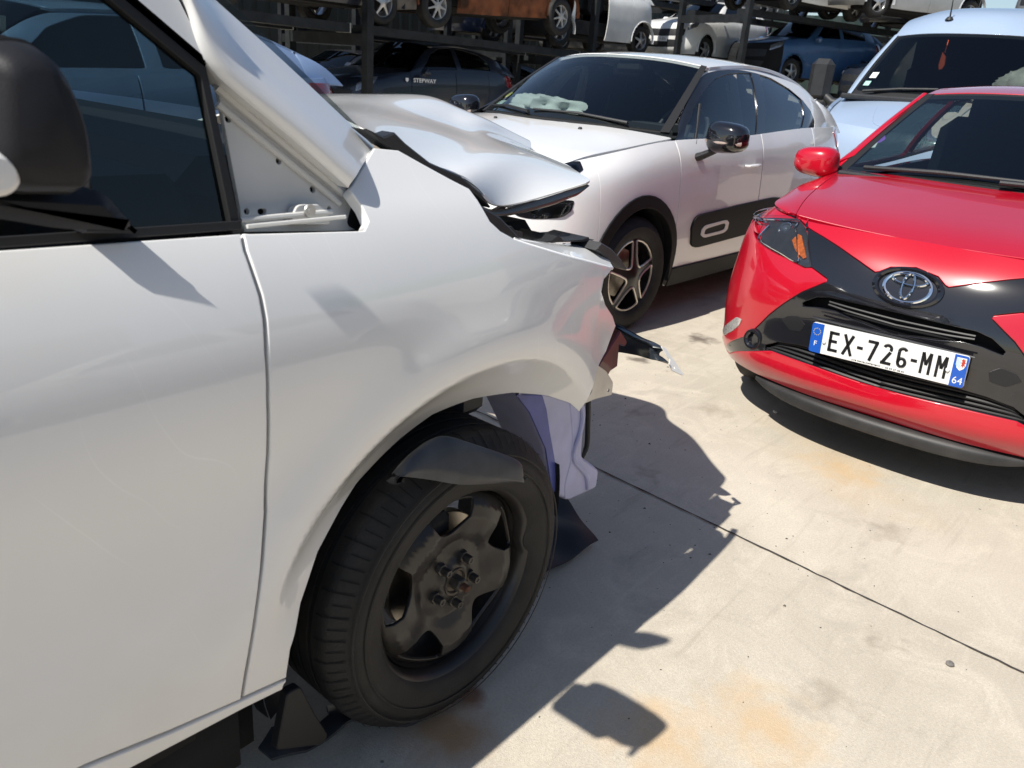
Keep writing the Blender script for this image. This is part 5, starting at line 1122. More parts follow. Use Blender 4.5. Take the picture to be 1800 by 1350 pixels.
# deep dark behind the grilles with slats
RC=HF(None.__class__ and (lambda u,v:AYW.ev(u,v)-AYW.nrm(u,v)*SIGN[id(AYW)]*.05));RC.su,RC.sv=AYW.su,AYW.sv;SIGN[id(RC)]=SIGN[id(AYW)]
P_on('grille_back',RC,[(.40,.03),(.60,.03),(.60,.72),(.40,.72)],DARK,ay,off=0,thick=.002,step=.03)
GS_=mat('slat black',(.010,.010,.011),.5)
for k,(t,rad) in enumerate(((.0,.006),(.28,.006),(.55,.006),(.8,.006))):
    a=mo[1:];b=lt[2:];uu=np.linspace(0,1,16)
    m_=np.array([(1-t)*curve(b,[q])[0]+t*curve(a,[q])[0]+np.array((0,.008)) for q in uu]);m_[:,0]=np.minimum(m_[:,0],cu)
    full_=np.concatenate([m_,mir(m_)[::-1]]);tube_on(AYW,full_,.006,-.018,'grille_slat',GS_,ay,closed=False)
for t in(.36,.62):
    m_=np.stack([np.linspace(sl_l[3][0],cu,14),np.interp(np.linspace(0,1,14),[0,.3,1],[sl_l[3][1]*(1-t)+sl_l[7][1]*t,sl_l[1][1]*(1-t)+sl_l[9][1]*t,sl_l[0][1]*(1-t)+sl_l[-1][1]*t])],1)
    full_=np.concatenate([m_,mir(m_)[::-1]]);tube_on(AYW,full_,.0045,-.012,'grille_slat',GS_,ay,closed=False)
# red nose above the cross
nose=np.concatenate([xt,[xt[-1]+(-.004,.05)],[lamp[3]+(.002,.002)],[lamp[2]+(.002,0)]]);zt_=np.array([(nose[-1][0],1.0),(cu,1.0)])
P_on('nose_panel',AYW,sym(np.concatenate([nose,zt_])),RED,ay,off=.0,thick=.02,step=.02,r=.003,gap=.001)
# red corner triangles + wings (one skin each side to the wheel arch), lip below
uA=[xz_uv(AYW,-.40,z,0,.5) for z in(.22,.5,.8)]
uw=xz_uv(AYW,-.30,.55,0,.5)[0]
for f_ in(lambda p:p,mir):
    tri=np.concatenate([[lamp[7]],rt,[(uw,rt[-1][1]-.02)],[(uw,lamp[9][1]+.06)],[lamp[9]+(-.004,0)],[lamp[8]]])
    P_on('bumper_corner',AYW,f_(tri),RED,ay,off=.002,thick=.02,step=.02,r=.004,gap=.001)
lip=np.concatenate([[(cu,lt[-1][1])],lt[::-1],[(lt[0][0]-.012,lt[0][1])],[(lb[0][0]-.014,.03)],[(lb[0][0],.02)],[(lb[2][0],.02)],[(cu,.02)]])
P_on('bumper_lip',AYW,sym(lip),RED,ay,off=.003,thick=.03,step=.02,r=.005,gap=0)
# sides
n0=xz_uv(AYW,-1.02,.6,0,.5)[0];n1=xz_uv(AYW,-2.15,.6,0,.5)[0]
for f_ in(lambda p:p,mir):
    for (a,b,vl),nm in zip(((uw,n0,.0),(n0,n1,0),(n1,0.0,0)),('front_wing','front_door','rear_quarter')):
        mb=MB();pl_=f_(np.array([(a,vl),(b,vl),(b,1),(a,1)]));
        if nm=='front_wing':pl_=f_(np.array([(a,.0),(b,0),(b,1),(lamp[0][0]-.002,1),(lamp[0][0]-.002,lamp[0][1]),(lamp[10][0]-.006,lamp[10][1]),(lamp[9][0]-.008,lamp[9][1]+.03),(a,lamp[9][1]+.06)]))
        panel(mb,AYW,pl_,step=.035,thick=.015,r=.0025,gap=.001)
        drop_faces(mb,0,lambda c:(c[0]+.72)**2+(c[2]-.29)**2<.33**2 or (c[0]+3.06)**2+(c[2]-.29)**2<.33**2);mb.build(nm,RED,ay)
P_on('bonnet',AYH,rnd([(0,0.0),(1,.0),(1,1),(0,1)],.02),RED,ay,off=.001,thick=.02,step=.03,r=.004,gap=.001)
for s_ in(0,1):
    # strip of wing between bonnet edge and lamp
    e=[AYH.ev([q],[s_])[0] for q in np.linspace(0,1,10)];g=[]
    u_=[xz_uv(AYW,p[0],p[2],*((0,.5) if s_==0 else (.5,1))) for p in e]
    w_=[AYW.ev([q[0]],[1.0])[0] for q in u_]
    BR=Patch(np.stack([e,(np.array(e)+np.array(w_))/2+np.array((0,0,.004)),w_],1));setsign(BR,.5,.5,(0,0,1))
    P_on('wing_top',BR,[(0,0),(1,0),(1,1),(0,1)],RED,ay,off=.001,thick=.01,step=.02)
P_on('roof',AYR,[(0,0),(1,0),(1,1),(0,1)],RED,ay,off=.0,thick=.02,step=.05,r=.004)
P_on('windscreen',AYG,[(.02,.02),(.97,.02),(.97,.98),(.02,.98)],SCREEN,ay,off=0,thick=.004,step=.06)
for a in((.0,.035),(.965,1.0)):
    P_on('windscreen_pillar',AYG,[(0,a[0]),(1,a[0]),(1,a[1]),(0,a[1])],SEAL,ay,off=.001,thick=.01,step=.05)
P_on('windscreen_edge',AYG,[(0,0),(.07,0),(.07,1),(0,1)],SEAL,ay,off=-.004,thick=.004,step=.05)
P_on('windscreen_band',AYG,[(.93,0.03),(1,.03),(1,.97),(.93,.97)],SEAL,ay,off=-.002,thick=.004,step=.05)
# red pillars beside the screen
for s_ in(-1,1):
    e=np.array([AYG.ev([q],[.5+.5*s_])[0] for q in np.linspace(0,1,9)]);o_=e+np.array((-.035,s_*.045,-.02));o2=e+np.array((-.09,s_*.05,-.06))
    PP=Patch(np.stack([e+np.array((.0,0,.004)),e+np.array((-.008,s_*.022,.004)),o_,o2],1));setsign(PP,.5,.5,(0,s_,.4))
    mb=MB();mb.grid(PP,24,12);mb.build('pillar',RED,ay)
for S_ in(ASL,ASR):
    P_on('window_frame',S_,[(0,0),(1,0),(1,1),(0,1)],RED,ay,off=-.004,thick=.02,step=.05,holes=[rnd([(.08,.04),(.52,.04),(.52,.93),(.30,.93)],.03),rnd([(.55,.05),(.90,.08),(.86,.9),(.55,.92)],.03)])
    P_on('window',S_,[(.07,.03),(.53,.03),(.53,.94),(.29,.94)],GLASS,ay,off=-.012,thick=.003,step=.08);P_on('window',S_,[(.54,.04),(.91,.07),(.87,.91),(.54,.93)],GLASS,ay,off=-.012,thick=.003,step=.08)
for f_ in(lambda p:p,mir):
    P_on('inner_skin',AYW,f_(np.array([(uw-.02,lamp[6][1]-.02),(lamp[6][0]+.003,lamp[6][1]-.02),(lamp[5][0]+.004,.999),(uw-.02,.999)])),RED,ay,off=-.016,thick=.004,step=.03)
# head lamps with projector and orange indicator
LB=mat('lamp bowl',(.085,.09,.10),.18,metal=.6,noise=.25,nscale=25)
ORG=mat('orange reflector',(.55,.13,.02),.3,metal=.2,noise=.4,nscale=120)
for f_ in(lambda p:p,mir):
    h=headlamp(ay,AYW,rnd(f_(lamp),.006,3),off=.012,back=LB)
    lc_=lamp.mean(0);tube_on(AYW,f_(smooth(lc_+(lamp-lc_)*.80,3)),.0035,.002,'lamp_trim',CHROME,h)
    P_on('indicator',AYW,f_(A('orange')),ORG,h,off=.000,thick=.006,step=.012)
    c=f_(A('proj'))[0];p=AYW.ev([c[0]],[c[1]])[0];n_=AYW.nrm([c[0]],[c[1]])[0]*SIGN[id(AYW)];q=np.array((.9,n_[1]*.5,.25));q/=np.linalg.norm(q);F4=frame(p-n_*.012,np.cross((0,0,1),q),np.cross(q,np.cross((0,0,1),q)))
    mb=MB();mb.lathe([(0,.018),(.012,.016),(.020,.010),(.025,.0)],28,'z');mb.build('projector',mat('projector glass',(.06,.07,.09),.05,coat=1),h,M=F4)
    mb=MB();mb.lathe([(.026,.0),(.031,.008),(.035,.0)],28,'z');mb.build('projector_ring',CHROME,h,M=F4)
    d=f_(A('drl'));P_on('running_lamp',AYW,rnd(d,.006,3),mat('running lamp',(.55,.52,.50),.15,metal=.35,coat=1,noise=.35,nscale=140),ay,off=.005,thick=.01,step=.012)
    c=f_(A('fog'))[0];p=AYW.ev([c[0]],[c[1]])[0];n_=AYW.nrm([c[0]],[c[1]])[0]*SIGN[id(AYW)];q=n_*np.array((1,.8,.2))+np.array((.5,0,0));q/=np.linalg.norm(q);F4=frame(p+n_*.004,np.cross((0,0,1),q),np.cross(q,np.cross((0,0,1),q)))
    mb=MB();mb.lathe([(.020,-.02),(.024,.004),(.030,.010),(.038,.010),(.042,.004),(.043,-.02)],40,'z');fg=mb.build('fog_lamp',GLOSSBLACK,ay,M=F4)
    mb=MB();mb.lathe([(0,-.004),(.012,-.005),(.020,-.010),(.025,-.016)],28,'z');mb.build('fog_cover',mat('fog cover',(.02,.02,.022),.3),fg,M=F4)
    P_on('bumper_pocket',AYW,rnd(f_(A('pocket')),.004,2),mat('pocket black',(.012,.012,.014),.3),ay,off=.003,thick=.004,step=.015)
# round badge: ring and two crossing ovals on a mesh disc, on its raised black oval
c=A('emblem')[0];c[0]=cu;p=AYW.ev([c[0]],[c[1]])[0];n_=np.array((.93,0,.36));n_/=np.linalg.norm(n_);EM=frame(p+n_*.004,(0,1,0),np.cross(n_,(0,1,0)))
bd=empty('badge');bd.parent=ay
mb=MB();el_=lambda a,b,k:[(a*math.cos(t),b*math.sin(t)) for t in np.linspace(0,2*math.pi,k+1)[:-1]]
for (a0,b0,h0),(a1,b1,h1) in zip(((.120,.072,-.02),(.116,.069,.006),(.106,.062,.010),(.098,.056,.006),(.092,.052,-.006)),((.116,.069,.006),(.106,.062,.010),(.098,.056,.006),(.092,.052,-.006),(.03,.02,-.010))):
    A0=el_(a0,b0,72);A1=el_(a1,b1,72);mb.add([(x,y,h0) for x,y in A0]+[(x,y,h1) for x,y in A1],[(i,(i+1)%72,72+(i+1)%72,72+i) for i in range(72)])
mb.add([(x,y,-.0098) for x,y in el_(.031,.021,72)],[tuple(range(72))]);mb.build('badge_surround',GLOSSBLACK,bd,M=EM,ang=60)
mb=MB()
for i in range(-9,10):
    for j in range(-4,5):
        x,y=i*.0085,j*.0098+(.0049 if i%2 else 0)
        if (x/.070)**2+(y/.046)**2<1:mb.lathe([(.0028,0),(.0040,.001),(.0044,0)],6,'z',(x,y,-.007))
mb.build('badge_mesh',mat('badge mesh',(.06,.06,.065),.4,metal=.5),bd,M=EM)
def ering(a,b,cx,cy,wd,dp=.006):
    path=[(cx+a*math.cos(t),cy+b*math.sin(t)) for t in np.linspace(0,2*math.pi,65)[:-1]];v=[];f=[]
    for k,(x,y) in enumerate(path):
        t=2*math.pi*k/64;nx,ny=math.cos(t)/a,math.sin(t)/b;l=math.hypot(nx,ny);nx/=l;ny/=l;ww=wd*(1+.35*abs(math.sin(t)) if a<b else 1+.25*abs(math.cos(t)))
        for o_,h in((-1,-.004),(-.8,dp*.7),(0,dp),(.8,dp*.7),(1,-.004)):v.append((x+nx*o_*ww/2,y+ny*o_*ww/2,h))
    for k in range(64):
        k2=(k+1)%64
        for j in range(4):f.append((k*5+j,k2*5+j,k2*5+j+1,k*5+j+1))
    return v,f
mb=MB();mb.add(*ering(.0755,.0515,0,0,.0105));mb.add(*ering(.0560,.0185,0,.0265,.0085,.007));mb.add(*ering(.0185,.0440,0,.0035,.0085,.008));mb.build('badge_rings',CHROME,bd,M=EM)
# number plate
PC=np.array((0,0,.487));tl=R(-2.8);rl=R(1.8);n_=np.array((math.cos(tl),0,math.sin(tl)));yx=np.array((0,math.cos(rl),math.sin(rl)));PM=frame(PC+n_*.028,yx,np.cross(n_,yx))
plate=empty('number_plate');plate.parent=ay
PW=mat('plate white',(.74,.74,.72),.28,coat=.4,noise=.04,nscale=30);PB=mat('plate blue',(.012,.085,.42),.3,coat=.4);PK=mat('plate black',(.012,.012,.013),.35)
mb=MB();mb.prism(rnd([(-.26,-.055),(.26,-.055),(.26,.055),(-.26,.055)],.010,4),-.012,.0,'z',bev=.001);mb.build('plate_base',PW,plate,M=PM)
for s_ in(-1,1):
    a,b=(s_*.2595,s_*.2165);mb=MB();mb.prism(rnd([(min(a,b),-.0545),(max(a,b),-.0545),(max(a,b),.0545),(min(a,b),.0545)],.009,4,skip=(1,2) if s_<0 else (0,3)),.0003,.0011,'z');mb.build('blue_band',PB,plate,M=PM)
def tx(body,x,y,size,m,sx=1,bold=0,z=.0012):
    return text('lettering',body,size,m,plate,M=PM@np.array(Matrix.Translation((x,y,z))),sx=sx,bold=bold)
def glyph(body,x0,x1,h,m,y=0,bold=.0018,z=.0006):
    """lettering fitted to a box"""
    cu_=bpy.data.curves.new('g','FONT');cu_.body=body;cu_.size=.1;cu_.extrude=.004;cu_.offset=0;t=bpy.data.objects.new('g',cu_);COL.objects.link(t);bpy.context.view_layer.update()
    me=bpy.data.meshes.new_from_object(t.evaluated_get(bpy.context.evaluated_depsgraph_get()));bpy.data.objects.remove(t)
    v=np.array([q.co for q in me.vertices]);lo=v.min(0);hi=v.max(0)
    v[:,0]=x0+(v[:,0]-lo[0])/(hi[0]-lo[0])*(x1-x0);v[:,1]=y-h/2+(v[:,1]-lo[1])/(hi[1]-lo[1])*h;v[:,2]=z+(v[:,2]>0)*.0006
    v=v@PM[:3,:3].T+PM[:3,3];me.vertices.foreach_set('co',v.ravel());me.materials.clear();me.materials.append(m);o=bpy.data.objects.new('lettering',me);COL.objects.link(o);o.parent=plate;return o
# strokes drawn as bars so the letters have the plate's own heavy narrow face
def strokes(parts,x,m,w=.0115):
    mb=MB()
    for P_ in parts:
        P_=[np.array(p) for p in P_]
        for a,b in zip(P_,P_[1:]):
            d=(b-a)/np.linalg.norm(b-a);n2=np.array((-d[1],d[0]))*w/2;a2=a-d*w*.0;b2=b+d*w*.0
            q=[a2+n2,b2+n2,b2-n2,a2-n2];mb.add([(x+p[0],p[1],.0014) for p in q],[(3,2,1,0)] if False else [(0,3,2,1)])
    return mb.build('lettering',m,plate,M=PM,smooth=False)
H_=.0375;W2=.0175
arc=lambda cx,cy,rx,ry,a,b,k=14:[(cx+rx*math.cos(R(t)),cy+ry*math.sin(R(t))) for t in np.linspace(a,b,k)]
hw_=.0057
GL={'E':[[(-W2+hw_,-H_),(-W2+hw_,H_)],[(-W2,H_-hw_),(W2,H_-hw_)],[(-W2,.001),(W2*.72,.001)],[(-W2,-H_+hw_),(W2,-H_+hw_)]],
'X':[[(-W2*.85,-H_),(W2*.85,H_)],[(-W2*.85,H_),(W2*.85,-H_)]],
'7':[[(-W2,H_-hw_),(W2,H_-hw_)],[(W2-.004,H_-.004),(-W2*.30,-H_)]],
'2':[arc(0,H_-W2+.001,W2-hw_,W2-hw_,165,-35),[(W2*.62,.010),(-W2+.006,-H_+.006)],[(-W2,-H_+hw_),(W2,-H_+hw_)]],
'6':[arc(0,-H_+W2+.003,W2-hw_,W2-.003,0,360,26),[(-W2+hw_,-H_+W2),(-W2+hw_,H_-W2)],arc(0,H_-W2+.001,W2-hw_,W2-hw_,25,180)],
'M':[[(-W2+.005,-H_),(-W2+.005,H_)],[(W2-.005,-H_),(W2-.005,H_)],[(-W2+.006,H_),(0,-H_*.15)],[(W2-.006,H_),(0,-H_*.15)]],
'-':[[(-.010,0),(.010,0)]]}
xs=[-.176,-.124,-.082,-.040,.010,.060,.098,.136,.184]
for ch,x in zip('EX-726-MM',xs):strokes(GL[ch],x,PK,.0088 if ch=='M' else .0105)
glyph('F',-.244,-.234,.018,PW,-.020);
for k in range(12):
    t=2*math.pi*k/12;mb=MB();mb.prism([(-.239+.0125*math.cos(t)+(.0022 if q%2==0 else .0009)*math.cos(q*math.pi/5+math.pi/2),.024+.0125*math.sin(t)+(.0022 if q%2==0 else .0009)*math.sin(q*math.pi/5+math.pi/2)) for q in range(10)],.0011,.0016,'z');mb.build('star',mat('plate yellow',(.65,.55,.10),.4),plate,M=PM,smooth=False)
glyph('6',.224,.2375,.024,PW,-.032,z=.0012);glyph('4',.2395,.254,.024,PW,-.032,z=.0012)
mb=MB();mb.prism([(.224,.046),(.2535,.046),(.2535,.022),(.249,.010),(.2388,.002),(.2285,.010),(.224,.022)],.0011,.0016,'z');mb.build('shield_mark',PW,plate,M=PM)
mb=MB()
for k in range(4):
    x=.2255+k*.0034;mb.prism([(x,.044),(x+.0018,.044),(x+.0018,.016-k*.0025),(x,.018-k*.0025)],.0016,.0019,'z')
mb.build('shield_stripes',mat('plate pale blue',(.25,.45,.65),.4),plate,M=PM)
mb=MB();mb.prism([(.241,.042),(.245,.044),(.2475,.040),(.2515,.042),(.249,.035),(.2525,.030),(.249,.027),(.2515,.018),(.247,.021),(.245,.012),(.243,.020),(.239,.016),(.2415,.026),(.238,.030),(.2425,.033),(.239,.037)],.0016,.0021,'z');mb.build('shield_lion',mat('plate red',(.45,.05,.03),.4),plate,M=PM)
glyph('UVB DEVELOPPEMENT  \u2022  05 59 27 08 50',-.105,.075,.0048,PK,-.0478)
for x in(-.208,.205):
    mb=MB();mb.lathe([(0,.007),(.005,.006),(.007,.003),(.0075,0)],18,'z',(x,-.008 if x<0 else -.004,.0004));mb.build('plate_screw',mat('white cap',(.72,.72,.70),.35),plate,M=PM)
mb=MB();mb.box((.0,0,.487),(.03,.50,.10));mb.build('plate_holder',BLACK,ay)
mb=MB();mb.tube([(.02,y,.547+.0015*math.cos(y*6)) for y in np.linspace(-.27,.27,9)],.004,6);mb.build('plate_seam',GLOSSBLACK,ay)
# black spoiler under the lip
sp_=[]
for y in np.linspace(-.50,.50,25):
    a=abs(y);x=-.045-.16*(a/.60)**2.4;zt_,zb=.225-.0*a,.165+.035*(a/.5)**6;sp_.append([(x-.10,y,zt_+.01),(x+.005,y,zt_-.005),(x+.022,y,(zt_+zb)/2-.01),(x+.016,y,zb),(x-.02,y,zb-.004)])
SPP=Patch(sp_);setsign(SPP,.5,.5,(1,0,0));mb=MB();mb.grid(SPP,50,14,thick=.006);mb.build('spoiler',mat('spoiler grey black',(.020,.020,.021),.5,bump=.2,bscale=500,noise=.2,nscale=12,dust=.03),ay)
# mirrors, wipers, wheels, inside
door_mirror(ay,(-1.0,.615,.915),1,RED,BLACK,(.17,.20,.135));door_mirror(ay,(-1.0,-.615,.915),-1,RED,BLACK,(.17,.20,.135))
for y0,y1 in((-.55,.10),(.02,.62)):
    a=AYG.ev([.02],[.5+y0/1.4])[0];b=AYG.ev([.06],[.5+y1/1.4])[0];mb=MB();mb.tube([a+np.array((.03,0,.02)),(a+b)/2+np.array((.035,0,.025)),b+np.array((.01,0,.016))],[.010,.010,.007],8);mb.tube([a+np.array((.012,0,.016)),b+np.array((.0,.06,.012))],.006,6);mb.build('wiper',BLACK,ay)
mb=MB();mb.box((-.99,0,.975),(.16,1.28,.03),bev=.008);mb.build('scuttle',BLACK,ay)
for x in(-.72,-3.06):
    for s_ in(1,-1):wheel_simple(ay,(x,s_*.785,.285),.285,.19,.165,s_,6,None,det=32)
mb=MB();mb.box((-1.8,0,.30),(3.0,1.3,.12));mb.box((-.45,0,.50),(.55,1.1,.46),bev=.05);mb.box((-.95,0,.62),(.5,1.2,.4),bev=.05);mb.box((-3.0,0,.6),(.5,1.1,.5));mb.build('underbody',DARK,ay)
cabin(ay,-1.10,-3.1,.74,.975,1.1,SEATM,seats=((-2.05,1),(-2.75,2)))
mb=MB();mb.box((-1.56,.0,1.30),(.03,.19,.055),bev=.014);mb.build('mirror_mount',BLACK,ay)
VI=mat('violet sticker',(.26,.13,.50),.4)
P_on('windscreen_sticker',AYG,rnd(A('stick1'),.006,3),VI,ay,off=-.003,thick=.001,step=.03);P_on('windscreen_sticker',AYG,A('stick2'),mat('paper sticker',(.62,.66,.66),.5),ay,off=-.003,thick=.001,step=.03)
c=A('stick1').mean(0);W_=lambda du,dv:(c[0]+du,c[1]+dv)
P_on('sticker_mark',AYG,[W_(-.012,-.004),W_(-.012,.004),W_(.014,.003),W_(.014,-.001)],mat('pale violet',(.6,.5,.75),.4),ay,off=-.002,thick=.001,step=.02)

# ================================================================ the pale blue van
def big_van(name,label,loc,hd,paint,bumper,roofz=0.0,detail=True):
    t=thing(name,label,'van',loc,hd)
    plan=[(.98,0),(.955,.35),(.88,.68),(.72,.90),(.40,.985),(-.1,1.0),(-.8,1.01),(-2,1.01),(-3.4,1.01),(-4.1,.98),(-4.2,.6),(-4.2,0)]
    T={0:[(.06,.28),(0,.42),(0,.62),(.02,.80),(.05,.96),(.10,1.06)],3:[(.06,.28),(0,.42),(0,.62),(.02,.82),(.06,1.0),(.13,1.12)],5:[(.06,.28),(.02,.42),(.0,.7),(.01,.95),(.03,1.18),(.10,1.34)],11:[(.06,.28),(.02,.42),(0,.7),(.01,.95),(.02,1.18),(.05,1.36)]}
    W=wrap_patch(plan,T);setsign(W,.4,.5,(0,1,0));W2=setsign(flipP(W),.4,.5,(0,-1,0))
    hood=setsign(cross_patch([(.885,1.05,.60,.78,1.10),(.62,1.17,.38,.87,1.19),(.30,1.285,.10,.90,1.28),(.10,1.345,-.10,.90,1.345)],p=2.6),.5,.5,(0,0,1))
    ws=setsign(cross_patch([(.10,1.35,-.10,.885,1.345),(-.26,1.66,-.42,.83,1.645),(-.60,1.965,-.74,.755,1.93)],p=2.4),.5,.5,(1,0,1))
    rz=roofz
    roof=setsign(cross_patch([(-.60,1.965,-.74,.755,1.93),(-.78,2.11,-.95,.755,2.05),(-1.15,2.235+rz,-1.3,.77,2.14+rz),(-2.2,2.29+rz,-2.2,.80,2.19+rz),(-4.15,2.29+rz,-4.15,.80,2.19+rz)],p=3),.5,.5,(0,0,1))
    for Wp in(W,W2):
        for (a,b,c,d,nm,m) in((0,.355,0,.44,'bumper',bumper),(0,.355,.445,1,'front_panel',paint),(.355,1,0,1,'side_panel',paint)):
            mb=MB();panel(mb,Wp,[(a,c),(b,c),(b,d),(a,d)],step=.07,thick=.03,r=.004,gap=.002)
            drop_faces(mb,0,lambda q:(q[0]-.12)**2+(q[2]-.36)**2<.42**2 or (q[0]+3.2)**2+(q[2]-.36)**2<.42**2);mb.build(nm,m,t)
        lampuv=rnd([(.205,.70),(.34,.66),(.372,.80),(.385,.97),(.33,.96),(.25,.86)],.02,3)
        headlamp(t,Wp,lampuv,off=.008,step=.04)
        P_on('indicator',Wp,rnd([(.345,.70),(.362,.76),(.372,.88),(.355,.86)],.01,2),ORG,t,off=.002,thick=.004,step=.03)
    P_on('bonnet',hood,rnd([(0,0),(1,0),(1,1),(0,1)],.04),paint,t,off=.004,thick=.02,step=.06,r=.006)
    P_on('bonnet_emboss',hood,rnd([(.10,.30),(.62,.24),(.62,.76),(.10,.70)],.12,5),paint,t,off=.012,thick=.008,step=.06,r=.006)
    P_on('windscreen',ws,rnd([(.07,.025),(.985,.035),(.985,.965),(.07,.975)],.04),glassmat('van windscreen',(.42,.47,.48)),t,off=0,thick=.004,step=.06)
    P_on('windscreen_edge',ws,[(-.0,.0),(1,.0),(1,1),(0,1)],SEAL,t,off=-.004,thick=.01,step=.06,holes=[rnd([(.13,.045),(.95,.055),(.95,.945),(.13,.955)],.04)])
    P_on('roof',roof,[(0,0),(1,0),(1,1),(0,1)],paint,t,off=0,thick=.03,step=.07,r=.004)
    for s_ in(1,-1):
        lo=[(-.10,.90,1.345),(-.6,.955,1.345),(-1.4,.965,1.35),(-2.6,.965,1.35),(-4.15,.95,1.36)];hi=[(-.74,.760,1.93),(-.98,.76,2.04),(-1.4,.775,2.13+rz),(-2.6,.80,2.19+rz),(-4.15,.80,2.19+rz)]
        sp=side_patch([(x,y*s_,z) for x,y,z in lo],[(x,y*s_,z) for x,y,z in hi],.03*s_);setsign(sp,.5,.5,(0,s_,0))
        win=rnd([(.13,.05),(.36,.05),(.36,.62),(.23,.62)],.02,3)
        P_on('upper_side',sp,[(0,0),(1,0),(1,1),(0,1)],paint,t,off=.001,thick=.03,step=.07,holes=[win])
        P_on('window',sp,win,GLASSD,t,off=-.004,thick=.004,step=.08)
        # pillar between screen and door
        e=np.array([ws.ev([q],[.5+.5*s_])[0] for q in np.linspace(0,1,9)]);pp=setsign(Patch(np.stack([e+np.array((.01,-.03*s_,.012)),e+np.array((.005,.0,.012)),e+np.array((-.05,.035*s_,-.01)),e+np.array((-.13,.04*s_,-.03))],1)),.5,.5,(.3,s_,.2))
        mb=MB();mb.grid(pp,20,10);mb.build('pillar',paint,t)
        # tall two-glass mirror on its arm
        mr=empty('door_mirror',(-.12,s_*1.0,1.30));mr.parent=t
        mb=MB();mb.box((0,s_*.19,.16),(.13,.23,.40),bev=.055);mb.build('mirror_cap',BLACK,mr)
        mb=MB();mb.tube([(0,-s_*.06,-.05),(0,s_*.04,-.04),(0,s_*.12,.02)],[.05,.045,.04],12);mb.box((.0,s_*.16,-.06),(.10,.16,.09),bev=.03);mb.build('mirror_foot',BLACK,mr)
        for x in(.12,-3.2):wheel_simple(t,(x,s_*.98,.345),.345,.215,.22,s_,8,mat('grey steel rim',(.20,.20,.21),.5),'steel',det=28)
    mb=MB();mb.box((.05,0,1.33),(.30,1.72,.05),bev=.015);mb.build('scuttle',BLACK,t)
    for y0,y1 in((-.72,-.05),(.02,.70)):
        a=ws.ev([.03],[.5+y0/1.75])[0];b=ws.ev([.12],[.5+y1/1.75])[0];mb=MB();mb.tube([a+np.array((.04,0,.02)),(a+b)/2+np.array((.03,0,.03)),b+np.array((.01,0,.02))],[.014,.013,.010],8);mb.tube([a+np.array((.02,.1,.02)),b+np.array((.0,.10,.01))],.009,6);mb.build('wiper',BLACK,t)
    mb=MB();mb.box((-1.6,0,.42),(4.6,1.7,.2));mb.box((.45,0,.72),(.7,1.5,.5),bev=.05);mb.box((-1.9,0,1.3),(.05,1.7,1.6));mb.box((-.35,0,1.15),(.5,1.7,.3),bev=.05);mb.build('underbody',DARK,t)
    for y in(.5,-.5):
        mb=MB();mb.box((-1.15,y,.95),(.5,.5,.2),bev=.06);mb.box((-1.42,y,1.35),(.16,.5,.7),bev=.06);mb.box((-1.48,y,1.78),(.1,.26,.2),bev=.04);mb.build('seat',SEATM,t)
    mb=MB();mb.lathe([(.21+.016*math.cos(q),.016*math.sin(q)) for q in np.linspace(0,2*math.pi,9)[:-1]],32,'x',closed=True);mb.box((0,0,0),(.03,.14,.12),bev=.01);mb.box((0,0,0),(.015,.4,.03));mb.build('steering_wheel',BLACK,t,M=np.array(Matrix.Translation((-.72,.5,1.28))@Matrix.Rotation(R(-50),4,'Y')))
    if detail:
        mb=MB();a=roof.ev([.22],[.30])[0];mb.lathe([(0,.035),(.02,.03),(.035,.01),(.04,0)],14,'z',a);mb.tube([a+np.array((0,0,.03)),a+np.array((.02,0,.12)),a+np.array((.05,0,.22))],[.008,.006,.003],6);mb.build('antenna',BLACK,t)
        crumple('airbag',(-.50,.66,1.50),(.20,.34,.17),11,mat('dirty airbag cloth',(.58,.56,.49),.9,noise=.25,nscale=12),t)
        p=ws.ev([.62],[.38])[0];mb=MB();mb.prism([(-.02,.09),(.02,.05),(.028,-.02),(.012,-.06),(-.016,-.065),(-.028,-.02)],-.012,.012,'x',bev=.004);mb.tube([(0,0,.09),(0,.005,.2)],.003,5);mb.build('hanging_ornament',mat('orange red ornament',(.55,.09,.03),.5),t,M=np.array(Matrix.Translation((float(p[0])-.13,float(p[1]),float(p[2])-.04))))
        P_on('windscreen_sticker',ws,[(.27,.055),(.27,.095),(.36,.095),(.36,.055)],mat('white sticker',(.66,.68,.66),.5),t,off=.003,thick=.001,step=.05);P_on('windscreen_sticker',ws,[(.15,.05),(.15,.085),(.22,.085),(.22,.05)],mat('mint sticker',(.35,.60,.52),.5),t,off=.003,thick=.001,step=.05)
    return t
LBLUE=mat('pale blue paint',(.29,.37,.49),.35,coat=.9,coat_r=.04,noise=.05,nscale=2)
big_van('panel_van','tall pale blue van behind the red car, crumpled white airbag on its dashboard',(7.45,1.10,0),math.radians(180),LBLUE,mat('bumper charcoal',(.035,.036,.04),.5,noise=.15,nscale=8))

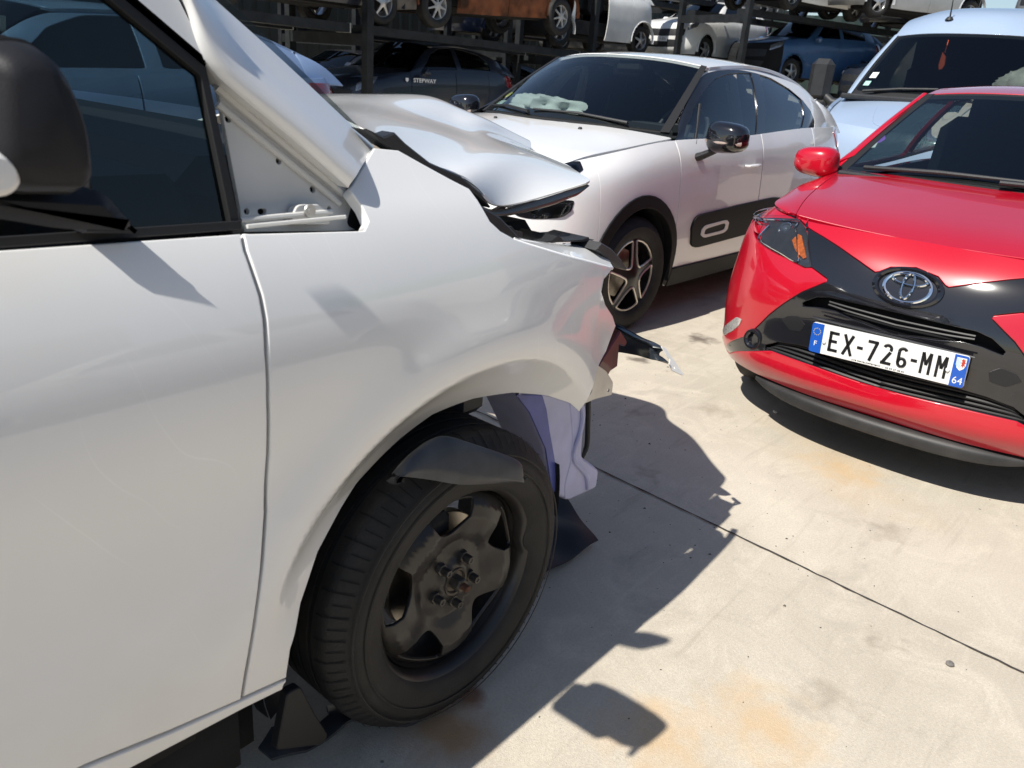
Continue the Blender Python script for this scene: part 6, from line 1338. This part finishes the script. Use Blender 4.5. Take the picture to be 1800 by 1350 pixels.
# ================================================================ wrecks on the racks
C3Wf=full(C3W);setsign(C3Wf,.25,.5,(0,-1,0))
if C3Wf.nrm([.75],[.5])[0][1]*SIGN[id(C3Wf)]<0:pass
PCACHE={}
def bg_car(label,cat,loc,hd,paint,sc=(1,1,1),roll=0,pitch=0,lamps=True,doors_off=False,glass=True,group=None,rimc=None,face=True,wheels=(1,1,1,1),name='wrecked_car',estate=0,bumper=None,glassm=None):
    t=thing(name,label,cat,loc,hd,group);t.rotation_euler=(roll,pitch,hd)
    sx,sy,sz=sc;Mx=np.diag((sx,sy,sz,1.0))
    def pb(nm,surf,uv,m,off=0,thick=.02,step=.09,holes=(),par=t,fil=None):
        key=(nm,id(surf),np.round(np.asarray(uv,float),4).tobytes(),off,bool(fil))
        if key in PCACHE:mb=PCACHE[key]
        else:
            mb=MB();panel(mb,surf,uv,holes,step=.045 if fil else step,thick=thick,r=.004,gap=.001,off=off)
            if fil:drop_faces(mb,0,fil)
            PCACHE[key]=mb
        return mb.build(nm,m,par,M=Mx)
    cut=lambda q:q[0]**2+(q[2]-.31)**2<.36**2 or (q[0]+2.54)**2+(q[2]-.31)**2<.36**2
    for Wp,s_ in((C3W,1),(Rr,-1)):
        pb('front_bumper',Wp,[(0,0),(uB,0),(uB,1),(0,1)],bumper or paint,fil=cut);pb('front_wing',Wp,[(uB,0),(uD1,0),(uD1,1),(uB,1)],paint,fil=cut)
        if not(doors_off and s_>0):pb('front_door',Wp,[(uD1,0),(uD2,0),(uD2,1),(uD1,1)],paint)
        pb('rear_door',Wp,[(uD2,0),(uD3,0),(uD3,1),(uD2,1)],paint,fil=cut);pb('rear_quarter',Wp,[(uD3,0),(1,0),(1,1),(uD3,1)],paint,fil=cut)
        if lamps:
            lu=rnd([(.215,.66),(.30,.74),(.345,.98),(.30,.97),(.22,.84)],.02,3);h=pb('headlamp',Wp,lu,mat('dull lamp',(.22,.23,.24),.2,metal=.5,coat=1,noise=.4,nscale=30),off=.006,thick=.012,step=.05)
            pb('grille',Wp,rnd([(0,.50),(.19,.52),(.20,.70),(0,.72)],.02,3),BLACK,off=.004,thick=.01,step=.06)
            pb('lower_grille',Wp,rnd([(0,.20),(.16,.22),(.19,.40),(0,.42)],.02,3),BLACK,off=.004,thick=.01,step=.06)
            pb('tail_lamp',Wp,[xz_uv(Wp,x,z) for x,z in((-2.66,.90),(-2.62,1.06),(-2.85,1.06),(-2.95,.90),(-2.9,.80))],mat('red lamp',(0,0,0)),off=.006,thick=.01,step=.05)
        S_=SS if s_>0 else SR
        fw=rnd([(.14,.20),(.47,.18),(.47,.93),(.36,.93),(.25,.78)],.02,3);rw=rnd([(.51,.18),(.80,.20),(.80,.62),(.72,.86),(.51,.94)],.03,3)
        pb('window_frame',S_,[(0,0),(1,0),(1,1),(0,1)],paint,step=.07,holes=[fw,rw])
        if glass:
            if not(doors_off and s_>0):pb('window',S_,fw,glassm or GLASSD,off=-.006,thick=.003)
            pb('window',S_,rw,glassm or GLASSD,off=-.006,thick=.003)
    pb('bonnet',C3H,rnd([(0,0),(1,0),(1,1),(0,1)],.04),paint,off=.004);pb('roof',C3R,[(0,0),(1,0),(1,1),(0,1)],paint)
    tailgate(t,paint,Mx,.12)
    if glass:pb('windscreen',C3G,[(.02,.02),(.98,.02),(.98,.98),(.02,.98)],glassm or GLASSD,thick=.004)
    k=0
    for x in(0,-2.54):
        for s_ in(1,-1):
            if wheels[k]:wheel_simple(t,(x*sx,s_*.82*sy,.315),.315,.205,.19,s_,5 if rimc is None else 7,rimc or mat('alloy silver',(.5,.5,.5)),det=24)
            k+=1
    mb=MB();mb.box((-1.2,0,.42),(3.0,1.4,.26));mb.box((.2,0,.6),(.8,1.2,.42),bev=.05);mb.box((-2.4,0,.6),(1.0,1.1,.5),bev=.05);mb.box((-1.2,0,.24),(2.2,1.1,.08));mb.tube([(-.3,.1,.26),(-1.5,.12,.22),(-2.6,.3,.26)],.035,8);mb.build('underbody',mat('dirty underbody',(.02,.019,.018),.85,noise=.4,nscale=8),t,M=Mx)
    mb=MB();mb.box((-1.3,.36,.95),(.5,.46,.5),bev=.1);mb.box((-1.3,-.36,.95),(.5,.46,.5),bev=.1);mb.box((-.5,0,.95),(.4,1.3,.15),bev=.04);mb.build('seat',SEATM,t,M=Mx)
    for x in(0,-2.54):
        for s_ in(1,-1):
            mb=MB();mb.lathe([(.352,.83),(.372,.885),(.385,.872),(.375,.82)],24,'y',(0,0,0),a0=R(-8),a1=R(188));v=np.array(mb.v);v[:,1]*=s_;v+=np.array((x,0,.31));mb.v=[tuple(q) for q in v];mb.build('arch_lip',paint,t,M=Mx)
    for s_ in(1,-1):
        mb=MB();mb.box((-.55*sx,s_*.95*sy,1.02*sz),(.13,.2,.13),bev=.05);mb.build('door_mirror',paint,t)
    return t
P_=lambda n,c,**k:mat(n,c,k.pop('rough',.4),coat=k.pop('coat',.6),coat_r=.08,noise=k.pop('noise',.12),nscale=3,**k)
DBLUE=P_('dark blue paint',(.015,.03,.075));NAVY=P_('blue black paint',(.010,.014,.024));SILV=P_('silver paint',(.42,.44,.46),metal=.3);BBLUE=P_('silver blue paint',(.26,.36,.55),metal=.25);OLDW=P_('dull white paint',(.66,.66,.64));BLK=P_('black paint',(.010,.010,.012));GREY=P_('grey paint',(.16,.165,.17),metal=.3);MBLUE=P_('mid blue paint',(.04,.10,.22));REDC=P_('dull red paint',(.25,.02,.02))
BURNT=mat('burnt sheet metal',(.16,.055,.022),.8,metal=.2,noise=.75,nscale=4,rvar=.15,bump=.3,bscale=60)
ASH=mat('burnt grey metal',(.12,.11,.105),.7,metal=.3,noise=.6,nscale=5,bump=.3,bscale=60)
H180=math.radians(180)
bg_car('silver blue estate car with red tail lamp behind the white van','car',(.25,5.55,0),H180+.03,BBLUE,(1.14,1.0,1.03))
bg_car('black blue hatchback with white wing lettering under the burnt wreck','car',(8.05,9.95,.12),H180,NAVY,(1.02,1.0,1.05),name='hatchback_car')
sw=[o for o in COL.objects if o.get('label','').startswith('black blue hatchback')][0]
p=C3W.ev([xz_uv(C3W,-.15,.80)[0]],[xz_uv(C3W,-.15,.80)[1]])[0]
text('lettering','STEPWAY',.085,mat('letter white',(.75,.75,.75),.4),sw,M=frame((-.62,p[1]+.012,.95),(-1,0,0),(0,0,1)),sx=1.35,bold=.002)
mb=MB();mb.prism([(-.20,.98),(-.26,.98),(-.26,.94),(-.23,.92),(-.20,.94)],p[1]+.008,p[1]+.013,'y');mb.build('wing_mark',mat('letter white',(.75,.75,.75),.4),sw)
bg_car('black car half hidden behind the black blue lettered hatchback','car',(8.6,12.4,0),H180,BLK,(1.05,1,1.0))
bg_car('dark grey car on the rack left of the burnt wreck, silver spoked wheels','car',(5.0,9.7,1.80),H180+.05,NAVY,(1.05,1,1.05))
b=bg_car('burnt rusty van body with bare wheels up on the rack','wreck',(8.75,9.7,1.86),H180-.06,BURNT,(1.16,1.02,1.2),lamps=False,glass=False,pitch=R(2.5),bumper=ASH,rimc=mat('ashen wheel',(.40,.40,.39),.6,noise=.3,nscale=20),name='burnt_wreck')
bg_car('white stripped car on the rack with its front door missing','car',(13.9,11.1,1.9),math.radians(170),OLDW,(1.0,1,1.05),doors_off=True,lamps=False,bumper=DARK)
i=bg_car('white hatchback with number plate and clear headlamps on the far rack','car',(18.3,10.0,1.85),math.radians(172),OLDW,(.96,.98,1.02),name='hatchback_car')
mb=MB();mb.box((.845*.96,.0,.50),(.012,.5,.11),bev=.002);pl=mb.build('number_plate',mat('plate white',(0,0,0)),i);text('lettering','1-EN',.085,PK,pl,M=frame((.845*.96+.009,.12,.50),(0,1,0),(0,0,1)))
bg_car('dark blue car with missing bumper on the rack right of the white hatchbacks','car',(19.2,8.0,1.5),math.radians(158),MBLUE,(1.05,1,1.06),bumper=DARK)
bg_car('black car with round headlamp low on the rack beside the pale blue van','car',(20.2,5.5,1.15),math.radians(166),NAVY,(1.02,1,1.0))
bg_car('silver crossover with bare front on the upper rack above the blue car','car',(19.5,6.35,3.05),math.radians(150),SILV,(1.06,1.03,1.12),bumper=GREY)
bg_car('dull white car tail on the upper rack above the dark blue car','car',(17.6,7.7,3.02),math.radians(168),OLDW,(1.0,1,1.0))
bg_car('grey car on the upper rack above the white hatchback','car',(21.5,11.8,3.35),math.radians(165),GREY,(1.05,1,1.0))
bg_car('dark blue car on the ground behind the white hatchback with black cladding','car',(13.2,7.6,0),math.radians(172),DBLUE,(1.05,1,1.05))
bg_car('black car on the ground far behind the pale blue van mirror','car',(18.4,4.6,-.0),math.radians(170),BLK,(1.05,1,1.0))
bg_car('grey car on the ground between the racks','car',(17.5,8.6,0),math.radians(165),NAVY,(1.05,1,1.0))
bg_car('dark car deep in the shade under the left rack','car',(13.0,12.8,0),H180,NAVY,(1.05,1,1.05))
bg_car('dark car far back on the second rack','car',(14.0,13.2,1.9),H180,DBLUE,(1.05,1,1.05))
bg_car('grey car far back on the second rack','car',(19.5,14.2,1.9),H180,GREY,(1.05,1,1.05))
bg_car('black car far back behind the right rack','car',(25.5,9.0,1.7),math.radians(165),BLK,(1.05,1,1.05))
bg_car('grey estate on the rack above the pale blue van','car',(25.5,3.2,3.3),math.radians(172),GREY,(1.1,1,1.05))
bg_car('black car on the rack right of the pale blue van','car',(25.5,.4,3.2),math.radians(175),NAVY,(1.1,1,1.05))
bg_car('pale blue hatchback nosed up to the white van, seen through its door glass','car',(.0,3.95,0),R(-90),P_('pale car blue',(.42,.56,.66)),(1.05,1,1.05),name='hatchback_car',glassm=GLASSD)
for k_,(lb_,x_,y_,z_,h_,c_) in enumerate([('black car at the far end of the second rack, above the fence foot',23.5,13.6,1.9,172,BLK),('dark blue car at the far end of the third row',26.5,11.2,1.7,168,DBLUE),('grey car on top of the second rack',17.0,14.0,3.7,175,GREY),('black blue car on top of the second rack by the fence',12.0,13.4,3.7,180,NAVY),('dark grey car low behind the dark blue racked car',23.5,7.4,.1,165,GREY),('black car high behind the silver crossover',25.0,7.0,3.2,165,BLK),('navy car standing behind the pale blue van roof',27.5,5.2,1.6,170,NAVY)]):bg_car(lb_,'car',(x_,y_,z_),R(h_),c_,(1.05,1,1.06))
# racks
RK=mat('rack steel',(.012,.015,.018),.6,metal=.3,noise=.4,nscale=6,dust=.02);RE=mat('rack galvanised end',(.45,.44,.40),.5,metal=.4,noise=.3,nscale=10)
def rack(label,x0,x1,y0,y1,levels,rot=0,org=(0,0),bay=5.6):
    t=thing('car_rack',label,'rack',(org[0],org[1],0),rot,'steel racks holding the wrecks');n=max(1,int(round((x1-x0)/bay)));top=max(levels)+.3
    for k in range(n+1):
        x=x0+(x1-x0)*k/n
        for y in(y0,y1):
            mb=MB();mb.box((x,y,top/2),(.12,.12,top));mb.box((x,y,.01),(.3,.3,.02));mb.build('post',RK,t,smooth=False)
        for z in levels:
            mb=MB();mb.box((x,(y0+y1)/2,z-.22),(.10,y1-y0,.16));mb.build('arm',RK,t,smooth=False)
    for z in levels:
        for y in(y0+.25,y1-.25):
            for k in range(n):
                a=x0+(x1-x0)*k/n+.05;b=x0+(x1-x0)*(k+1)/n-.25;mb=MB();mb.box(((a+b)/2,y,z-.08),(b-a,.30,.12));be=mb.build('beam',RK,t,smooth=False);mb=MB();mb.box((b+.012,y,z-.08),(.02,.31,.13));mb.build('beam_end',RE,be,smooth=False)
rack('dark steel rack carrying the burnt wreck, posts between the parked cars',1.65,12.9,8.85,10.7,(.12,1.80,3.6))
rack('dark steel rack under the white stripped car and the hatchback beside it',0,9.0,-.9,1.2,(1.88,3.35),math.radians(-10),(12.6,11.5),bay=9)
rack('dark steel rack under the silver crossover near the pale blue van',0,7.5,-.95,1.2,(1.45,3.0),math.radians(-20),(17.0,8.4),bay=7.5)
rack('dark steel rack far behind the pale blue van',22.5,30.0,-1.2,4.3,(3.1,))
rack('dark steel rack in the second row at the back',10.0,22.0,12.4,14.8,(1.85,3.6))
# yard wall at the back: tall corrugated sheet
CW_=mat('corrugated sheet',(.030,.036,.036),.5,metal=.3,noise=.2,nscale=2)
mb=MB();n=340;v=[];f=[]
for k in range(n+1):
    x=-14+60*k/n;o=.03 if k%2 else -.03
    v+=[(x,17+o,0),(x,17+o,5.2)]
    if k:f.append((2*k-2,2*k,2*k+1,2*k-1))
mb.add(v,f);mb.add([(a,b+.15,c) for a,b,c in v],[q[::-1] for q in f]);tag(mb.build('yard_fence',CW_,smooth=False),'tall grey green corrugated fence behind the racks','fence')
mb=MB();v=[];f=[];n=120
for k in range(n+1):
    y=-16+33*k/n;o=.04 if k%2 else -.04
    v+=[(34+o,y,0),(34+o,y,4.4)]
    if k:f.append((2*k-2,2*k,2*k+1,2*k-1))
mb.add(v,f);mb.add([(a+.15,b,c) for a,b,c in v],[q[::-1] for q in f]);tag(mb.build('yard_fence',mat('green sheet',(.018,.032,.028),.5,noise=.2,nscale=2),smooth=False),'green corrugated fence closing the yard beyond the pale blue van','fence')

# ================================================================ behind the camera: the hall and a row of cars that the paint mirrors
hall=thing('workshop_hall','green workshop hall with red gable edge, reflected in the white hatchback windows','building',(23,-10,0))
HG=mat('hall green',(.03,.22,.13),.55,noise=.15,nscale=2);HW=mat('hall wall',(.55,.53,.48),.8,noise=.12,nscale=1.5);HR=mat('hall red edge',(.45,.04,.03),.5)
mb=MB();mb.box((0,-3,1.5),(22,6,3.0));mb.build('wall',HW,hall,smooth=False)
mb=MB();mb.prism([(-11,3.0),(11,3.0),(11,4.0),(0,6.2),(-11,4.0)],-6,-.1,'y');mb.build('gable',HG,hall,smooth=False)
mb=MB();mb.tube([(-11.2,0,3.95),(0,0,6.25),(11.2,0,3.95)],.14,6);mb.build('verge',HR,hall)
for x in(-7,-2.2,2.6,7.4):
    mb=MB();mb.box((x,.03,1.9),(2.6,.06,1.3));w_=mb.build('window',mat('hall frame',(.5,.5,.5),.5),hall,smooth=False);mb=MB();mb.box((x,.07,1.9),(2.4,.03,1.1));mb.build('pane',mat('hall pane',(.12,.15,.17),.1,coat=1),w_,smooth=False)
bg_car('white hatchback parked behind the photographer','car',(-.2,-4.1,0),H180,P_('yard white',(.62,.60,.56)),(1.1,1,1.05),name='hatchback_car')
bg_car('beige estate parked behind the photographer beside the white one','car',(5.2,-4.4,0),H180+.05,P_('yard beige',(.45,.38,.30)),(1.1,1,1.05),name='estate_car')

bg_car('black van like estate parked behind the photographer by the white one','car',(-4.8,-4.4,0),H180,NAVY,(1.1,1.05,1.25),name='estate_car')
mb=MB();mb.box((-4,-9.5,1.9),(15,.2,3.8));tag(mb.build('yard_fence',mat('dark boarded fence',(.035,.033,.03),.8,noise=.4,nscale=2),smooth=False),'dark boarded fence behind the photographer, beside the green hall','fence')  # added out of view so the van's door glass mirrors something dark
# grit on the slab
rn=random.Random(8);mb=MB()
for k in range(300):
    x=rn.uniform(-.3,3.4);y=rn.uniform(-1.0,2.6)
    if k%3==0:a=rn.choice([(.9,.1),(1.5,.6),(2.3,.8),(.35,.3),(1.15,-.3)]);x=a[0]+rn.gauss(0,.22);y=a[1]+rn.gauss(0,.2)
    s_=rn.uniform(.001,.0032) if k%24 else rn.uniform(.004,.007);n=5;t0=rn.uniform(0,6);v=[(x+s_*rn.uniform(.6,1.3)*math.cos(t0+2*math.pi*q/n),y+s_*rn.uniform(.5,1.2)*math.sin(t0+2*math.pi*q/n),.0005) for q in range(n)]+[(x+rn.gauss(0,s_*.3),y+rn.gauss(0,s_*.3),s_*rn.uniform(.4,.9)+.001)]
    mb.add(v,[(q,(q+1)%n,n) for q in range(n)])
tag(mb.build('grit',mat('grit',(.11,.095,.08),.85,noise=.5,nscale=90),smooth=False),kind='stuff')

bpy.context.view_layer.update()
